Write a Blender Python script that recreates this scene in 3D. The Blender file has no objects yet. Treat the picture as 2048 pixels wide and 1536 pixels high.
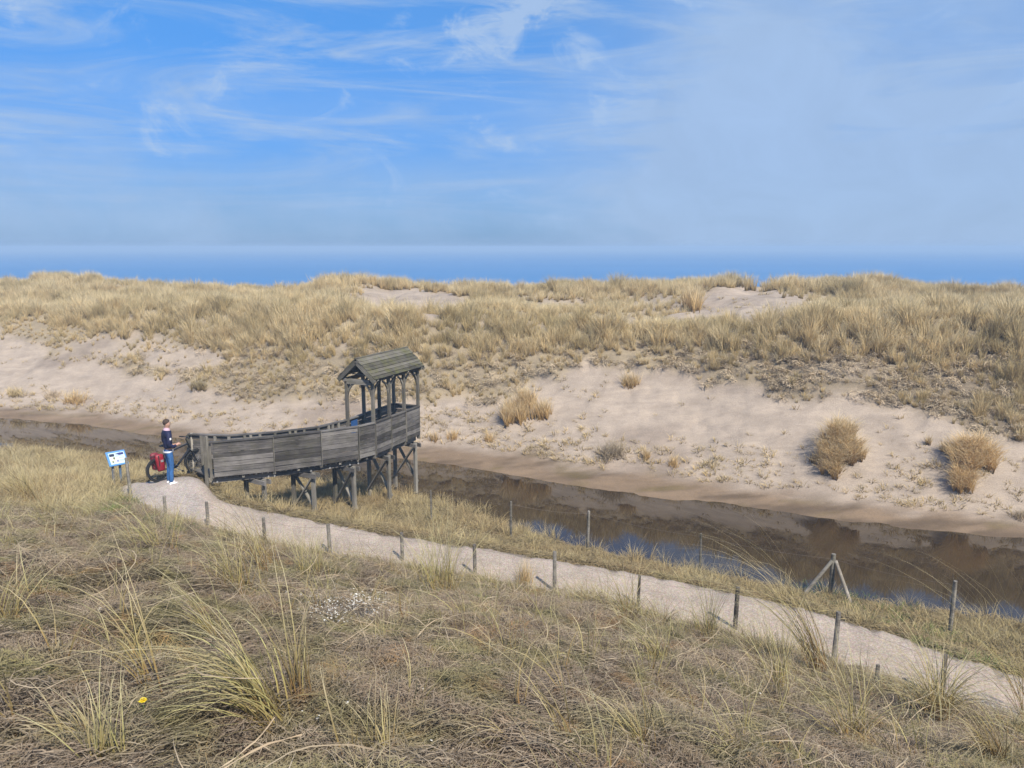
import bpy, math, random
import numpy as np
from mathutils import Vector, Matrix, Euler

R = math.radians
random.seed(7)
rng = np.random.default_rng(11)
sc = bpy.context.scene

# ------------------------------------------------------------------ camera
F, CX, CY, YH, HC = 1537.0, 1024.0, 768.0, 495.0, 8.0
TH = math.atan((CY - YH) / F)
CT, ST = math.cos(TH), math.sin(TH)
cam_data = bpy.data.cameras.new('camera')
cam_data.sensor_width = 36
cam_data.lens = F / 2048 * 36
cam_data.clip_start = 0.05
cam_data.clip_end = 60000
cam = bpy.data.objects.new('camera', cam_data)
cam.location = (0, 0, HC)
cam.rotation_euler = (R(90) - TH, 0, 0)
sc.collection.objects.link(cam)
sc.camera = cam

# ------------------------------------------------------------------ sky, sun, exposure
SUN_EL, SUN_AZ = 49.0, 152.0        # azimuth clockwise from +Y: the sun stands to the right and behind the camera
world = bpy.data.worlds.new('World')
sc.world = world
world.use_nodes = True
NT = world.node_tree
NT.nodes.clear()


def N(nt, t, **kw):
    n = nt.nodes.new(t)
    for k, v in kw.items():
        if k in ('inputs',):
            for a, b in v.items():
                n.inputs[a].default_value = b
        else:
            setattr(n, k, v)
    return n


def L(nt, a, b):
    nt.links.new(a, b)


def math_node(nt, op, a, b=None, c=None, clamp=False):
    n = nt.nodes.new('ShaderNodeMath')
    n.operation = op
    n.use_clamp = clamp
    for i, v in enumerate((a, b, c)):
        if v is None:
            continue
        if isinstance(v, (int, float)):
            n.inputs[i].default_value = v
        else:
            nt.links.new(v, n.inputs[i])
    return n.outputs[0]


def ramp(nt, fac, stops, interp='LINEAR'):
    n = nt.nodes.new('ShaderNodeValToRGB')
    n.color_ramp.interpolation = interp
    el = n.color_ramp.elements
    while len(el) < len(stops):
        el.new(0.5)
    for e, (p, c) in zip(el, stops):
        e.position = p
        e.color = tuple(c) + (1,) if len(c) == 3 else c
    if fac is not None:
        nt.links.new(fac, n.inputs[0])
    return n


def mixc(nt, fac, a, b, mode='MIX'):
    n = nt.nodes.new('ShaderNodeMix')
    n.data_type = 'RGBA'
    n.blend_type = mode
    for s, v in ((n.inputs[0], fac), (n.inputs[6], a), (n.inputs[7], b)):
        if isinstance(v, (int, float)):
            s.default_value = v
        elif isinstance(v, tuple):
            s.default_value = v if len(v) == 4 else v + (1,)
        else:
            nt.links.new(v, s)
    return n.outputs[2]


def noise(nt, vec, scale, detail=4, rough=0.5, dist=0.0):
    n = nt.nodes.new('ShaderNodeTexNoise')
    n.inputs['Scale'].default_value = scale
    n.inputs['Detail'].default_value = detail
    n.inputs['Roughness'].default_value = rough
    n.inputs['Distortion'].default_value = dist
    if vec is not None:
        nt.links.new(vec, n.inputs['Vector'])
    return n.outputs['Fac']


def mapping(nt, vec, loc=(0, 0, 0), rot=(0, 0, 0), scale=(1, 1, 1)):
    n = nt.nodes.new('ShaderNodeMapping')
    n.inputs['Location'].default_value = loc
    n.inputs['Rotation'].default_value = rot
    n.inputs['Scale'].default_value = scale
    nt.links.new(vec, n.inputs['Vector'])
    return n.outputs[0]


def build_world():
    nt = NT
    out = N(nt, 'ShaderNodeOutputWorld')
    bg = N(nt, 'ShaderNodeBackground')
    L(nt, bg.outputs[0], out.inputs[0])
    sky = N(nt, 'ShaderNodeTexSky', sky_type='NISHITA', sun_disc=False, sun_elevation=R(SUN_EL), sun_rotation=R(SUN_AZ),
            altitude=0, air_density=1.0, dust_density=0.6, ozone_density=2.5)
    tc = N(nt, 'ShaderNodeTexCoord').outputs['Generated']
    sep = N(nt, 'ShaderNodeSeparateXYZ')
    L(nt, tc, sep.inputs[0])
    x, y, z = sep.outputs
    # deep polarised blue above, as the photograph's sky; saturation grows with height
    el = math_node(nt, 'MAXIMUM', z, 0.0)
    tint = ramp(nt, el, [(0.0, (0.12, 0.36, 0.86)), (0.10, (0.15, 0.52, 1.10)), (0.3, (0.30, 0.93, 1.50)), (0.7, (0.45, 0.9, 1.6))])
    base = mixc(nt, 1.0, sky.outputs[0], tint.outputs[0], 'MULTIPLY')
    # high cloud: streaks and veils laid out over the dome of the sky
    D3 = tc
    n1 = noise(nt, mapping(nt, D3, (3.1, 1.2, 0.4), (0, R(-14), 0), (1.6, 1.6, 4.2)), 1.4, 5, 0.55, 0.8)
    n2 = noise(nt, mapping(nt, D3, (0.7, 1.2, 2.2), (0, R(17), 0), (2.2, 2.2, 15)), 1.3, 8, 0.62, 1.3)
    n4 = noise(nt, mapping(nt, D3, (4.7, 0.2, 1.2), (0, R(-24), 0), (2.0, 2.0, 17)), 1.3, 8, 0.62, 1.0)
    n3 = noise(nt, mapping(nt, D3, (1.0, 5.0, 2.0), (0, R(-20), 0), (6, 6, 9)), 1.6, 10, 0.62, 0.9)
    vx = ramp(nt, math_node(nt, 'ADD', x, 0.5), [(0.0, (0.10,) * 3), (0.45, (0.16,) * 3), (0.62, (0.45,) * 3), (0.76, (1.1,) * 3), (1.0, (1.2,) * 3)], 'EASE')
    vz = ramp(nt, el, [(0.0, (0.85,) * 3), (0.03, (0.98,) * 3), (0.07, (0.80,) * 3), (0.13, (0.42,) * 3), (0.24, (0.10,) * 3), (0.6, (0.10,) * 3)], 'EASE')
    veil = math_node(nt, 'ADD', math_node(nt, 'MULTIPLY', vx.outputs[0], 0.60), math_node(nt, 'MULTIPLY', vz.outputs[0], 0.66))
    nn = ramp(nt, n1, [(0.30, (0.66,) * 3), (0.70, (1.12,) * 3)], 'EASE')
    veil = math_node(nt, 'MULTIPLY', veil, nn.outputs[0])
    w1 = ramp(nt, n2, [(0.42, (0,) * 3), (0.76, (0.72,) * 3)], 'EASE')
    w2 = ramp(nt, n4, [(0.50, (0,) * 3), (0.78, (0.55,) * 3)], 'EASE')
    pz = math_node(nt, 'MULTIPLY', math_node(nt, 'SUBTRACT', z, 0.262), 13.0)
    px_ = math_node(nt, 'MULTIPLY', math_node(nt, 'SUBTRACT', x, 0.012), 8.0)
    pd = math_node(nt, 'ADD', math_node(nt, 'MULTIPLY', pz, pz), math_node(nt, 'MULTIPLY', px_, px_))
    pm = ramp(nt, pd, [(0.0, (0.15,) * 3), (1.0, (0.0,) * 3)], 'EASE')
    puff = ramp(nt, math_node(nt, 'ADD', n3, pm.outputs[0]), [(0.57, (0,) * 3), (0.78, (0.72,) * 3)], 'EASE')
    hi = ramp(nt, el, [(0.02, (0.15,) * 3), (0.12, (1,) * 3)])
    add = math_node(nt, 'MULTIPLY', math_node(nt, 'ADD', math_node(nt, 'ADD', w1.outputs[0], w2.outputs[0]), puff.outputs[0]), hi.outputs[0])
    add = math_node(nt, 'MULTIPLY', add, math_node(nt, 'SUBTRACT', 1.15, veil))
    fac = math_node(nt, 'ADD', veil, add, clamp=True)
    fac = math_node(nt, 'MINIMUM', fac, 0.88)
    col = mixc(nt, fac, base, (3.55, 4.85, 6.95, 1))
    brt = ramp(nt, n3, [(0.35, (0.975,) * 3), (0.65, (1.05,) * 3)])
    col = mixc(nt, fac, col, mixc(nt, 1.0, col, brt.outputs[0], 'MULTIPLY'))
    L(nt, col, bg.inputs[0])
    bg.inputs[1].default_value = 0.088


build_world()
sun_d = bpy.data.lights.new('sun', 'SUN')
sun_d.energy = 5.0
sun_d.angle = R(0.55)
sun_d.color = (1.0, 0.94, 0.84)
sun = bpy.data.objects.new('sun', sun_d)
sdir = Vector((math.sin(R(SUN_AZ)) * math.cos(R(SUN_EL)), math.cos(R(SUN_AZ)) * math.cos(R(SUN_EL)), math.sin(R(SUN_EL))))
sun.rotation_euler = sdir.to_track_quat('Z', 'Y').to_euler()
sc.collection.objects.link(sun)
sc.view_settings.view_transform = 'Standard'
sc.view_settings.look = 'None'
sc.view_settings.exposure = 0.36
sc.view_settings.gamma = 1.0
sc.view_settings.use_curve_mapping = False
sc.cycles.max_bounces = 6
sc.cycles.volume_bounces = 0
sc.cycles.volume_step_rate = 10
sc.cycles.volume_max_steps = 8
sc.cycles.use_denoising = True


# ------------------------------------------------------------------ geometry of the view -> positions on the land
def ray(px, py):
    a = (px - CX) / F
    b = (CY - py) / F
    return a, CT + b * ST, -ST + b * CT


def at_z(px, py, z):
    a, y, zz = ray(px, py)
    t = (z - HC) / zz
    return a * t, y * t, z


def at_d(px, py, D):
    a, y, zz = ray(px, py)
    t = D / y
    return a * t, D, HC + zz * t


def proj(X, Y, Z):
    z = Z - HC
    d = Y * CT - z * ST
    u = Y * ST + z * CT
    d = np.maximum(d, 1e-3)
    return CX + F * X / d, CY - F * u / d


# ------------------------------------------------------------------ numpy value noise
_perm = np.random.default_rng(5).random((256, 256))


def vnoise(x, y, s=0):
    x = x + s * 17.31
    y = y + s * 9.17
    xi = np.floor(x).astype(int)
    yi = np.floor(y).astype(int)
    fx = x - xi
    fy = y - yi
    fx = fx * fx * (3 - 2 * fx)
    fy = fy * fy * (3 - 2 * fy)
    g = lambda a, b: _perm[a & 255, b & 255]
    return (g(xi, yi) * (1 - fx) * (1 - fy) + g(xi + 1, yi) * fx * (1 - fy) + g(xi, yi + 1) * (1 - fx) * fy + g(xi + 1, yi + 1) * fx * fy)


def fbm(x, y, s=0, o=4):
    t = 0
    a = 1
    w = 0
    for i in range(o):
        t = t + a * vnoise(x * 2 ** i, y * 2 ** i, s + i * 3)
        w += a
        a *= 0.5
    return t / w - 0.5


# ------------------------------------------------------------------ land features: each is a line on the ground, (px, py, value), z or distance
def feat(pts, mode):
    P = np.array([(at_z if mode == 'z' else at_d)(*p) for p in pts])
    u = P[:, 0] / P[:, 1]
    i = np.argsort(u)
    return u[i], P[i, 1], P[i, 2]


U = np.linspace(-1.3, 1.3, 521)


def onU(f):
    return np.interp(U, f[0], f[1]), np.interp(U, f[0], f[2])


F1 = feat([(-600, 566, 64), (0, 568, 62), (100, 562, 61), (200, 566, 60), (300, 576, 59), (420, 579, 58), (560, 581, 57), (640, 576, 56), (760, 580, 55), (900, 580, 53.5), (1080, 578, 52), (1200, 576, 51),
           (1320, 572, 50), (1450, 566, 49), (1560, 570, 48.5), (1640, 580, 48), (1740, 576, 47), (1850, 588, 46), (2048, 598, 45), (2600, 600, 43)], 'd')
F3 = feat([(-600, 650, 50), (0, 638, 46), (200, 628, 44), (400, 618, 42), (600, 622, 39), (800, 634, 36), (1000, 645, 35.6), (1250, 664, 33.4), (1400, 672, 32.2), (1520, 655, 31.0), (1700, 640, 30.0),
           (1850, 640, 29.4), (2048, 640, 28.6), (2600, 650, 26.5)], 'd')
F6 = feat([(-600, 812, 0), (-200, 826, 0), (0, 838, 0), (200, 853, 0), (400, 888, 0), (600, 906, 0), (850, 924, 0), (1000, 948, 0), (1200, 980, 0), (1400, 1004, 0), (1600, 1029, 0), (1800, 1055, 0), (2048, 1077, 0), (2600, 1115, 0)], 'z')
F5 = feat([(-600, 795, .22), (-200, 806, .22), (0, 818, .22), (200, 828, .22), (400, 860, .22), (600, 878, .25), (850, 888, .25), (1000, 903, .28), (1200, 938, .25), (1400, 963, .22), (1600, 990, .22), (1800, 1016, .22), (2048, 1040, .22), (2600, 1085, .25)], 'z')
F7 = feat([(-600, 893, 0), (0, 902, 0), (200, 922, 0), (300, 938, 0), (400, 950, 0), (600, 965, 0), (800, 985, 0), (900, 1012, 0), (1000, 1052, 0), (1100, 1085, 0), (1200, 1108, 0), (1300, 1130, 0), (1450, 1160, 0),
           (1600, 1188, 0), (1800, 1222, 0), (2048, 1250, 0), (2600, 1330, 0)], 'z')
F8P = [(-600, 985, .7), (0, 968, .8), (150, 968, 1.1), (225, 972, 1.45), (243, 970, 1.55), (270, 962, 1.7), (330, 952, 1.82), (385, 948, 1.86), (412, 960, 1.8), (425, 988, 1.6), (450, 1003, 1.5), (520, 1018, 1.45), (620, 1038, 1.4), (700, 1054, 1.4),
       (800, 1070, 1.4), (900, 1086, 1.4), (1000, 1100, 1.4), (1100, 1116, 1.4), (1200, 1131, 1.4), (1300, 1149, 1.38), (1400, 1167, 1.35), (1500, 1190, 1.35), (1600, 1212, 1.3), (1700, 1240, 1.3), (1800, 1271, 1.3), (1900, 1308, 1.3),
       (2000, 1340, 1.3), (2100, 1375, 1.3), (2600, 1560, 1.3)]
F8 = feat(F8P, 'z')
F9P = [(-600, 1030, 2.8), (0, 1022, 2.5), (100, 1030, 2.3), (180, 1035, 1.8), (243, 998, 1.5), (270, 1015, 1.5), (330, 1042, 1.5), (400, 1060, 1.48), (500, 1090, 1.42), (600, 1109, 1.4), (700, 1126, 1.4), (800, 1141, 1.4), (900, 1158, 1.4),
       (1000, 1175, 1.4), (1100, 1196, 1.4), (1200, 1217, 1.4), (1300, 1243, 1.38), (1400, 1268, 1.35), (1500, 1297, 1.35), (1600, 1332, 1.3), (1700, 1364, 1.3), (1800, 1392, 1.3), (1900, 1418, 1.3), (2000, 1444, 1.3), (2100, 1474, 1.3), (2600, 1650, 1.3)]
F9 = feat(F9P, 'z')
Y1, Z1 = onU(F1)
Y3, Z3 = onU(F3)
Y5, Z5 = onU(F5)
Y6, Z6 = onU(F6)
Y7, Z7 = onU(F7)
Y8, Z8 = onU(F8)
Y9, Z9 = onU(F9)
SGRID = np.linspace(math.log(3.5), math.log(700), 900)
YG = np.exp(SGRID) - 3.0
TAB = np.zeros((len(U), len(YG)))
for i in range(len(U)):
    ky = [0.5, Y9[i] * .5 + .25, Y9[i], Y8[i], Y8[i] * .6 + Y7[i] * .4, Y7[i], (Y6[i] + Y7[i]) / 2, Y6[i], Y5[i], Y5[i] * .5 + Y3[i] * .5, Y3[i], Y3[i] * .55 + Y1[i] * .45, Y1[i], Y1[i] + 7, Y1[i] + 25, 130, 200, 700]
    kz = [6.4, (6.4 + Z9[i]) / 2 + .12, Z9[i], Z8[i], min(.42, Z8[i] * .4), 0, -.5, 0, Z5[i], Z5[i] * .57 + Z3[i] * .43, Z3[i], Z3[i] * .55 + Z1[i] * .45 - .35, Z1[i], Z1[i] - .7, .5, -1.6, -2.6, -6]
    TAB[i] = np.interp(YG, ky, kz)


def smooth(a, n, ax):
    k = np.hanning(n + 2)[1:-1]
    k /= k.sum()
    pad = [(0, 0), (0, 0)]
    pad[ax] = (n // 2, n // 2)
    b = np.pad(a, pad, mode='edge')
    return np.apply_along_axis(lambda v: np.convolve(v, k, 'valid'), ax, b)


TAB = smooth(TAB, 9, 0)
TAB = smooth(TAB, 9, 1)


def smoothstep(a, b, x):
    t = np.clip((x - a) / (b - a), 0, 1)
    return t * t * (3 - 2 * t)


BUMPS = []          # (x, y, radius, height)
SCARP = None        # distance of the lower edge of the turf on the far dune, along U


def uof(X, Y):
    return np.clip(X / np.maximum(Y, .5), -1.3, 1.3)


def onpath(X, Y, grow=0.0):
    """1 on the path, falling to 0 within grow metres outside it"""
    u = uof(X, Y)
    a = np.interp(u, U, Y8)
    b = np.interp(u, U, Y9)
    e = np.minimum(a - Y, Y - b)
    left = (u - PATH_U0) * Y
    e = np.minimum(e, left)
    return smoothstep(-grow - .01, .06, e) if grow > 0 else (e > 0).astype(float)


PATH_U0 = at_z(240, 990, 1.5)[0] / at_z(240, 990, 1.5)[1]


def H(X, Y, fine=True):
    X = np.asarray(X, float)
    Y = np.asarray(Y, float)
    u = uof(X, Y)
    fi = (u + 1.3) / 2.6 * (len(U) - 1)
    i0 = np.clip(fi.astype(int), 0, len(U) - 2)
    fu = fi - i0
    s = (np.log(np.maximum(Y, .51) + 3.0) - SGRID[0]) / (SGRID[-1] - SGRID[0]) * (len(YG) - 1)
    s = np.clip(s, 0, len(YG) - 1.001)
    j0 = s.astype(int)
    fs = s - j0
    z = (TAB[i0, j0] * (1 - fu) * (1 - fs) + TAB[i0 + 1, j0] * fu * (1 - fs) + TAB[i0, j0 + 1] * (1 - fu) * fs + TAB[i0 + 1, j0 + 1] * fu * fs)
    for bx, by, br, bh in BUMPS:
        z = z + bh * np.exp(-((X - bx) ** 2 + (Y - by) ** 2) / (br * br))
    if fine:
        y5 = np.interp(u, U, Y5)
        y3 = np.interp(u, U, Y3)
        y9 = np.interp(u, U, Y9)
        far = smoothstep(0, 5, Y - y5)
        top = smoothstep(-2, 3, Y - y3)
        if SCARP is not None:
            q = Y - np.interp(u, U, SCARP) + fbm(X / 1.5, Y / 1.5, 8) * 2.6
            z = z + .20 * smoothstep(-.12, .22, q) * smoothstep(7, 3, q) * smoothstep(-.25, .1, fbm(X / 3.5, Y / 3.5, 9))
        sandy_ = smoothstep(0, 1.0, Y - y5) * (1 - top)
        z = z + sandy_ * (fbm(X / .55, Y / .55, 10) * .14 - .10 * smoothstep(.13, .30, fbm(X / .9, Y / .7, 12)))
        z = z + far * (fbm(X / 5.0, Y / 5.0, 1) * .95 + fbm(X / 1.5, Y / 1.5, 2) * .40) * (0.55 + .75 * top)
        near = smoothstep(0, 1.2, y9 - Y) * smoothstep(-.5, 1.5, Y)
        z = z + near * (fbm(X / 1.6, Y / 1.6, 3) * .48 + fbm(X / .42, Y / .42, 4) * .24)
        y6 = np.interp(u, U, Y6)
        shore = np.exp(-((Y - y6) / 1.2) ** 2)
        z = z + shore * (fbm(X / 2.4, Y / 1.1, 6) * .20 + fbm(X / .5, Y / .35, 7) * .05)
        y7 = np.interp(u, U, Y7)
        y8 = np.interp(u, U, Y8)
        mid = smoothstep(.0, 1, Y - y8) * smoothstep(0, 1.0, y7 - Y)
        z = z + mid * fbm(X / .9, Y / .9, 5) * .18
    return z


def hit(px, py, far=90.0, near=1.5):
    a, yy, zz = ray(px, py)
    D = np.linspace(near, far, 2600)
    X = a / yy * D
    Z = HC + zz / yy * D
    h = H(X, D)
    k = np.argmax(h >= Z)
    if h[k] < Z[k]:
        return np.array((a / yy * far, far, HC + zz / yy * far))
    if k > 0:
        a0 = Z[k - 1] - h[k - 1]
        a1 = Z[k] - h[k]
        t = a0 / (a0 - a1 + 1e-9)
        d = D[k - 1] + (D[k] - D[k - 1]) * t
    else:
        d = D[0]
    return np.array((a / yy * d, d, HC + zz / yy * d))


# ------------------------------------------------------------------ object helpers
def link(o):
    sc.collection.objects.link(o)
    return o


def tag(o, label=None, cat=None, group=None, kind=None):
    if label:
        o['label'] = label
    if cat:
        o['category'] = cat
    if group:
        o['group'] = group
    if kind:
        o['kind'] = kind
    return o


def thing(name, loc, label, cat, group=None, rz=0):
    o = bpy.data.objects.new(name, None)
    o.empty_display_size = .2
    o.location = loc
    o.rotation_euler = (0, 0, rz)
    link(o)
    return tag(o, label, cat, group)


def mesh_obj(name, verts, faces, mat, parent=None, smooth_=False, attrs=None, origin=None):
    me = bpy.data.meshes.new(name)
    V = np.asarray(verts, float)
    if origin is not None:
        V = V - np.asarray(origin)
    me.from_pydata(V.tolist(), [], [tuple(map(int, f)) for f in faces])
    if attrs:
        for k, v in attrs.items():
            a = me.attributes.new(k, 'FLOAT', 'POINT')
            a.data.foreach_set('value', np.asarray(v, np.float32))
    if smooth_:
        me.polygons.foreach_set('use_smooth', [True] * len(me.polygons))
    me.materials.append(mat)
    me.update()
    o = bpy.data.objects.new(name, me)
    link(o)
    if parent is not None:
        o.parent = parent
    elif origin is not None:
        o.location = origin
    return o


def grid_mesh(name, V, nr, nc, mat, colors=None, parent=None, smooth_=True):
    """V: (nr*nc,3) row-major"""
    me = bpy.data.meshes.new(name)
    idx = np.arange(nr * nc).reshape(nr, nc)
    q = np.stack([idx[:-1, :-1], idx[:-1, 1:], idx[1:, 1:], idx[1:, :-1]], -1).reshape(-1, 4)
    me.vertices.add(nr * nc)
    me.vertices.foreach_set('co', V.astype(np.float32).ravel())
    me.loops.add(q.size)
    me.loops.foreach_set('vertex_index', q.ravel().astype(np.int32))
    me.polygons.add(len(q))
    me.polygons.foreach_set('loop_start', np.arange(0, q.size, 4, dtype=np.int32))
    me.polygons.foreach_set('loop_total', np.full(len(q), 4, np.int32))
    me.update(calc_edges=True)
    if smooth_:
        me.polygons.foreach_set('use_smooth', np.ones(len(q), bool))
    if colors is not None:
        a = me.color_attributes.new('gcol', 'FLOAT_COLOR', 'POINT')
        c = np.concatenate([colors, np.ones((len(colors), 1))], 1).astype(np.float32)
        a.data.foreach_set('color', c.ravel())
    me.materials.append(mat)
    o = bpy.data.objects.new(name, me)
    link(o)
    if parent:
        o.parent = parent
    return o


# ------------------------------------------------------------------ materials
def new_mat(name):
    m = bpy.data.materials.new(name)
    m.use_nodes = True
    nt = m.node_tree
    b = nt.nodes['Principled BSDF']
    return m, nt, b


def ground_mat():
    m, nt, b = new_mat('ground')
    at = N(nt, 'ShaderNodeAttribute', attribute_name='gcol')
    geo = N(nt, 'ShaderNodeNewGeometry').outputs['Position']
    n1 = noise(nt, geo, 1.3, 8, .65)
    n2 = noise(nt, geo, 26, 5, .75)
    n3 = noise(nt, mapping(nt, geo, scale=(.5, 1.6, 3)), .8, 6, .6, 1.5)
    f = math_node(nt, 'ADD', math_node(nt, 'MULTIPLY', n1, .55), math_node(nt, 'MULTIPLY', n2, .75))
    f = math_node(nt, 'ADD', f, math_node(nt, 'MULTIPLY', n3, .5))
    r = ramp(nt, f, [(.55, (.62, .60, .58)), (.9, (1.0, 1.0, 1.0)), (1.0, (1.18, 1.17, 1.15))])
    col = mixc(nt, 1.0, at.outputs['Color'], r.outputs[0], 'MULTIPLY')
    L(nt, col, b.inputs['Base Color'])
    b.inputs['Roughness'].default_value = .95
    b.inputs['Specular IOR Level'].default_value = .15
    bp = N(nt, 'ShaderNodeBump')
    bp.inputs['Strength'].default_value = .55
    bp.inputs['Distance'].default_value = .05
    L(nt, math_node(nt, 'ADD', n2, math_node(nt, 'MULTIPLY', n3, 1.5)), bp.inputs['Height'])
    L(nt, bp.outputs[0], b.inputs['Normal'])
    return m


def path_mat():
    m, nt, b = new_mat('shell_gravel')
    geo = N(nt, 'ShaderNodeNewGeometry').outputs['Position']
    v = N(nt, 'ShaderNodeTexVoronoi')
    v.inputs['Scale'].default_value = 38
    L(nt, geo, v.inputs['Vector'])
    n1 = noise(nt, geo, 1.2, 6, .6)
    n2 = noise(nt, geo, 34, 4, .8)
    c1 = ramp(nt, n2, [(.32, (.22, .18, .145)), (.5, (.36, .295, .235)), (.68, (.52, .44, .365))])
    col = mixc(nt, .12, c1.outputs[0], v.outputs['Color'], 'SOFT_LIGHT')
    r = ramp(nt, n1, [(.3, (.82, .81, .80)), (.7, (1.12, 1.1, 1.08))])
    col = mixc(nt, 1, col, r.outputs[0], 'MULTIPLY')
    r = ramp(nt, noise(nt, geo, 9, 5, .75), [(.35, (.84, .83, .82)), (.5, (1.0, 1.0, 1.0)), (.68, (1.12, 1.11, 1.10))])
    col = mixc(nt, 1, col, r.outputs[0], 'MULTIPLY')
    at = N(nt, 'ShaderNodeAttribute', attribute_name='gcol')
    col = mixc(nt, 1, col, at.outputs['Color'], 'MULTIPLY')
    L(nt, col, b.inputs['Base Color'])
    b.inputs['Roughness'].default_value = .9
    b.inputs['Specular IOR Level'].default_value = .2
    bp = N(nt, 'ShaderNodeBump')
    bp.inputs['Strength'].default_value = .6
    bp.inputs['Distance'].default_value = .015
    L(nt, n2, bp.inputs['Height'])
    L(nt, bp.outputs[0], b.inputs['Normal'])
    return m


def water_mat():
    m, nt, b = new_mat('dune_lake_water')
    geo = N(nt, 'ShaderNodeNewGeometry').outputs['Position']
    n1 = noise(nt, geo, .5, 4, .6)
    r = ramp(nt, n1, [(.3, (.022, .014, .007)), (.7, (.040, .026, .013))])
    L(nt, r.outputs[0], b.inputs['Base Color'])
    b.inputs['Roughness'].default_value = .012
    b.inputs['IOR'].default_value = 1.6
    n2 = noise(nt, mapping(nt, geo, scale=(1, 1, 1)), 3.0, 3, .5)
    bp = N(nt, 'ShaderNodeBump')
    bp.inputs['Strength'].default_value = .012
    bp.inputs['Distance'].default_value = .01
    L(nt, n2, bp.inputs['Height'])
    L(nt, bp.outputs[0], b.inputs['Normal'])
    return m


def sea_mat():
    m, nt, b = new_mat('sea_water')
    geo = N(nt, 'ShaderNodeNewGeometry').outputs['Position']
    n1 = noise(nt, mapping(nt, geo, scale=(.004, .03, 1)), 1.0, 9, .72)
    r = ramp(nt, n1, [(.3, (.035, .145, .32)), (.7, (.065, .19, .39))])
    L(nt, r.outputs[0], b.inputs['Base Color'])
    b.inputs['Roughness'].default_value = .55
    b.inputs['IOR'].default_value = 1.33
    b.inputs['Specular IOR Level'].default_value = .12
    return m


def wood_mat(name, dark, mid, light, green=0.0):
    m, nt, b = new_mat(name)
    oi = N(nt, 'ShaderNodeObjectInfo')
    tc = N(nt, 'ShaderNodeTexCoord').outputs['Object']
    geo = N(nt, 'ShaderNodeNewGeometry').outputs['Position']
    off = N(nt, 'ShaderNodeVectorMath', operation='ADD')
    L(nt, tc, off.inputs[0])
    comb = N(nt, 'ShaderNodeCombineXYZ')
    for i in range(3):
        L(nt, math_node(nt, 'MULTIPLY', oi.outputs['Random'], 37.0 + i * 11), comb.inputs[i])
    L(nt, comb.outputs[0], off.inputs[1])
    g = noise(nt, mapping(nt, off.outputs[0], scale=(1.5, 7, 7)), 1.6, 6, .7)
    n2 = noise(nt, geo, 2.2, 5, .6)
    f = math_node(nt, 'ADD', math_node(nt, 'MULTIPLY', g, .65), math_node(nt, 'MULTIPLY', n2, .35))
    f = math_node(nt, 'ADD', f, math_node(nt, 'MULTIPLY', math_node(nt, 'SUBTRACT', oi.outputs['Random'], .5), .22))
    r = ramp(nt, f, [(.36, dark), (.5, mid), (.64, light)])
    col = r.outputs[0]
    if green:
        gm = ramp(nt, noise(nt, geo, 3.5, 5, .7), [(.46, (0,) * 3), (.66, (green,) * 3)])
        col = mixc(nt, gm.outputs[0], col, (.115, .115, .032, 1))
    L(nt, col, b.inputs['Base Color'])
    b.inputs['Roughness'].default_value = .85
    b.inputs['Specular IOR Level'].default_value = .25
    bp = N(nt, 'ShaderNodeBump')
    bp.inputs['Strength'].default_value = .35
    bp.inputs['Distance'].default_value = .01
    L(nt, g, bp.inputs['Height'])
    L(nt, bp.outputs[0], b.inputs['Normal'])
    return m


def flat_mat(name, col, rough=.6, metal=0.0, var=.15, scale=20):
    m, nt, b = new_mat(name)
    geo = N(nt, 'ShaderNodeNewGeometry').outputs['Position']
    n = noise(nt, geo, scale, 4, .6)
    r = ramp(nt, n, [(.3, (1 - var,) * 3), (.7, (1 + var,) * 3)])
    L(nt, mixc(nt, 1, tuple(col) + (1,), r.outputs[0], 'MULTIPLY'), b.inputs['Base Color'])
    b.inputs['Roughness'].default_value = rough
    b.inputs['Metallic'].default_value = metal
    return m


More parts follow.
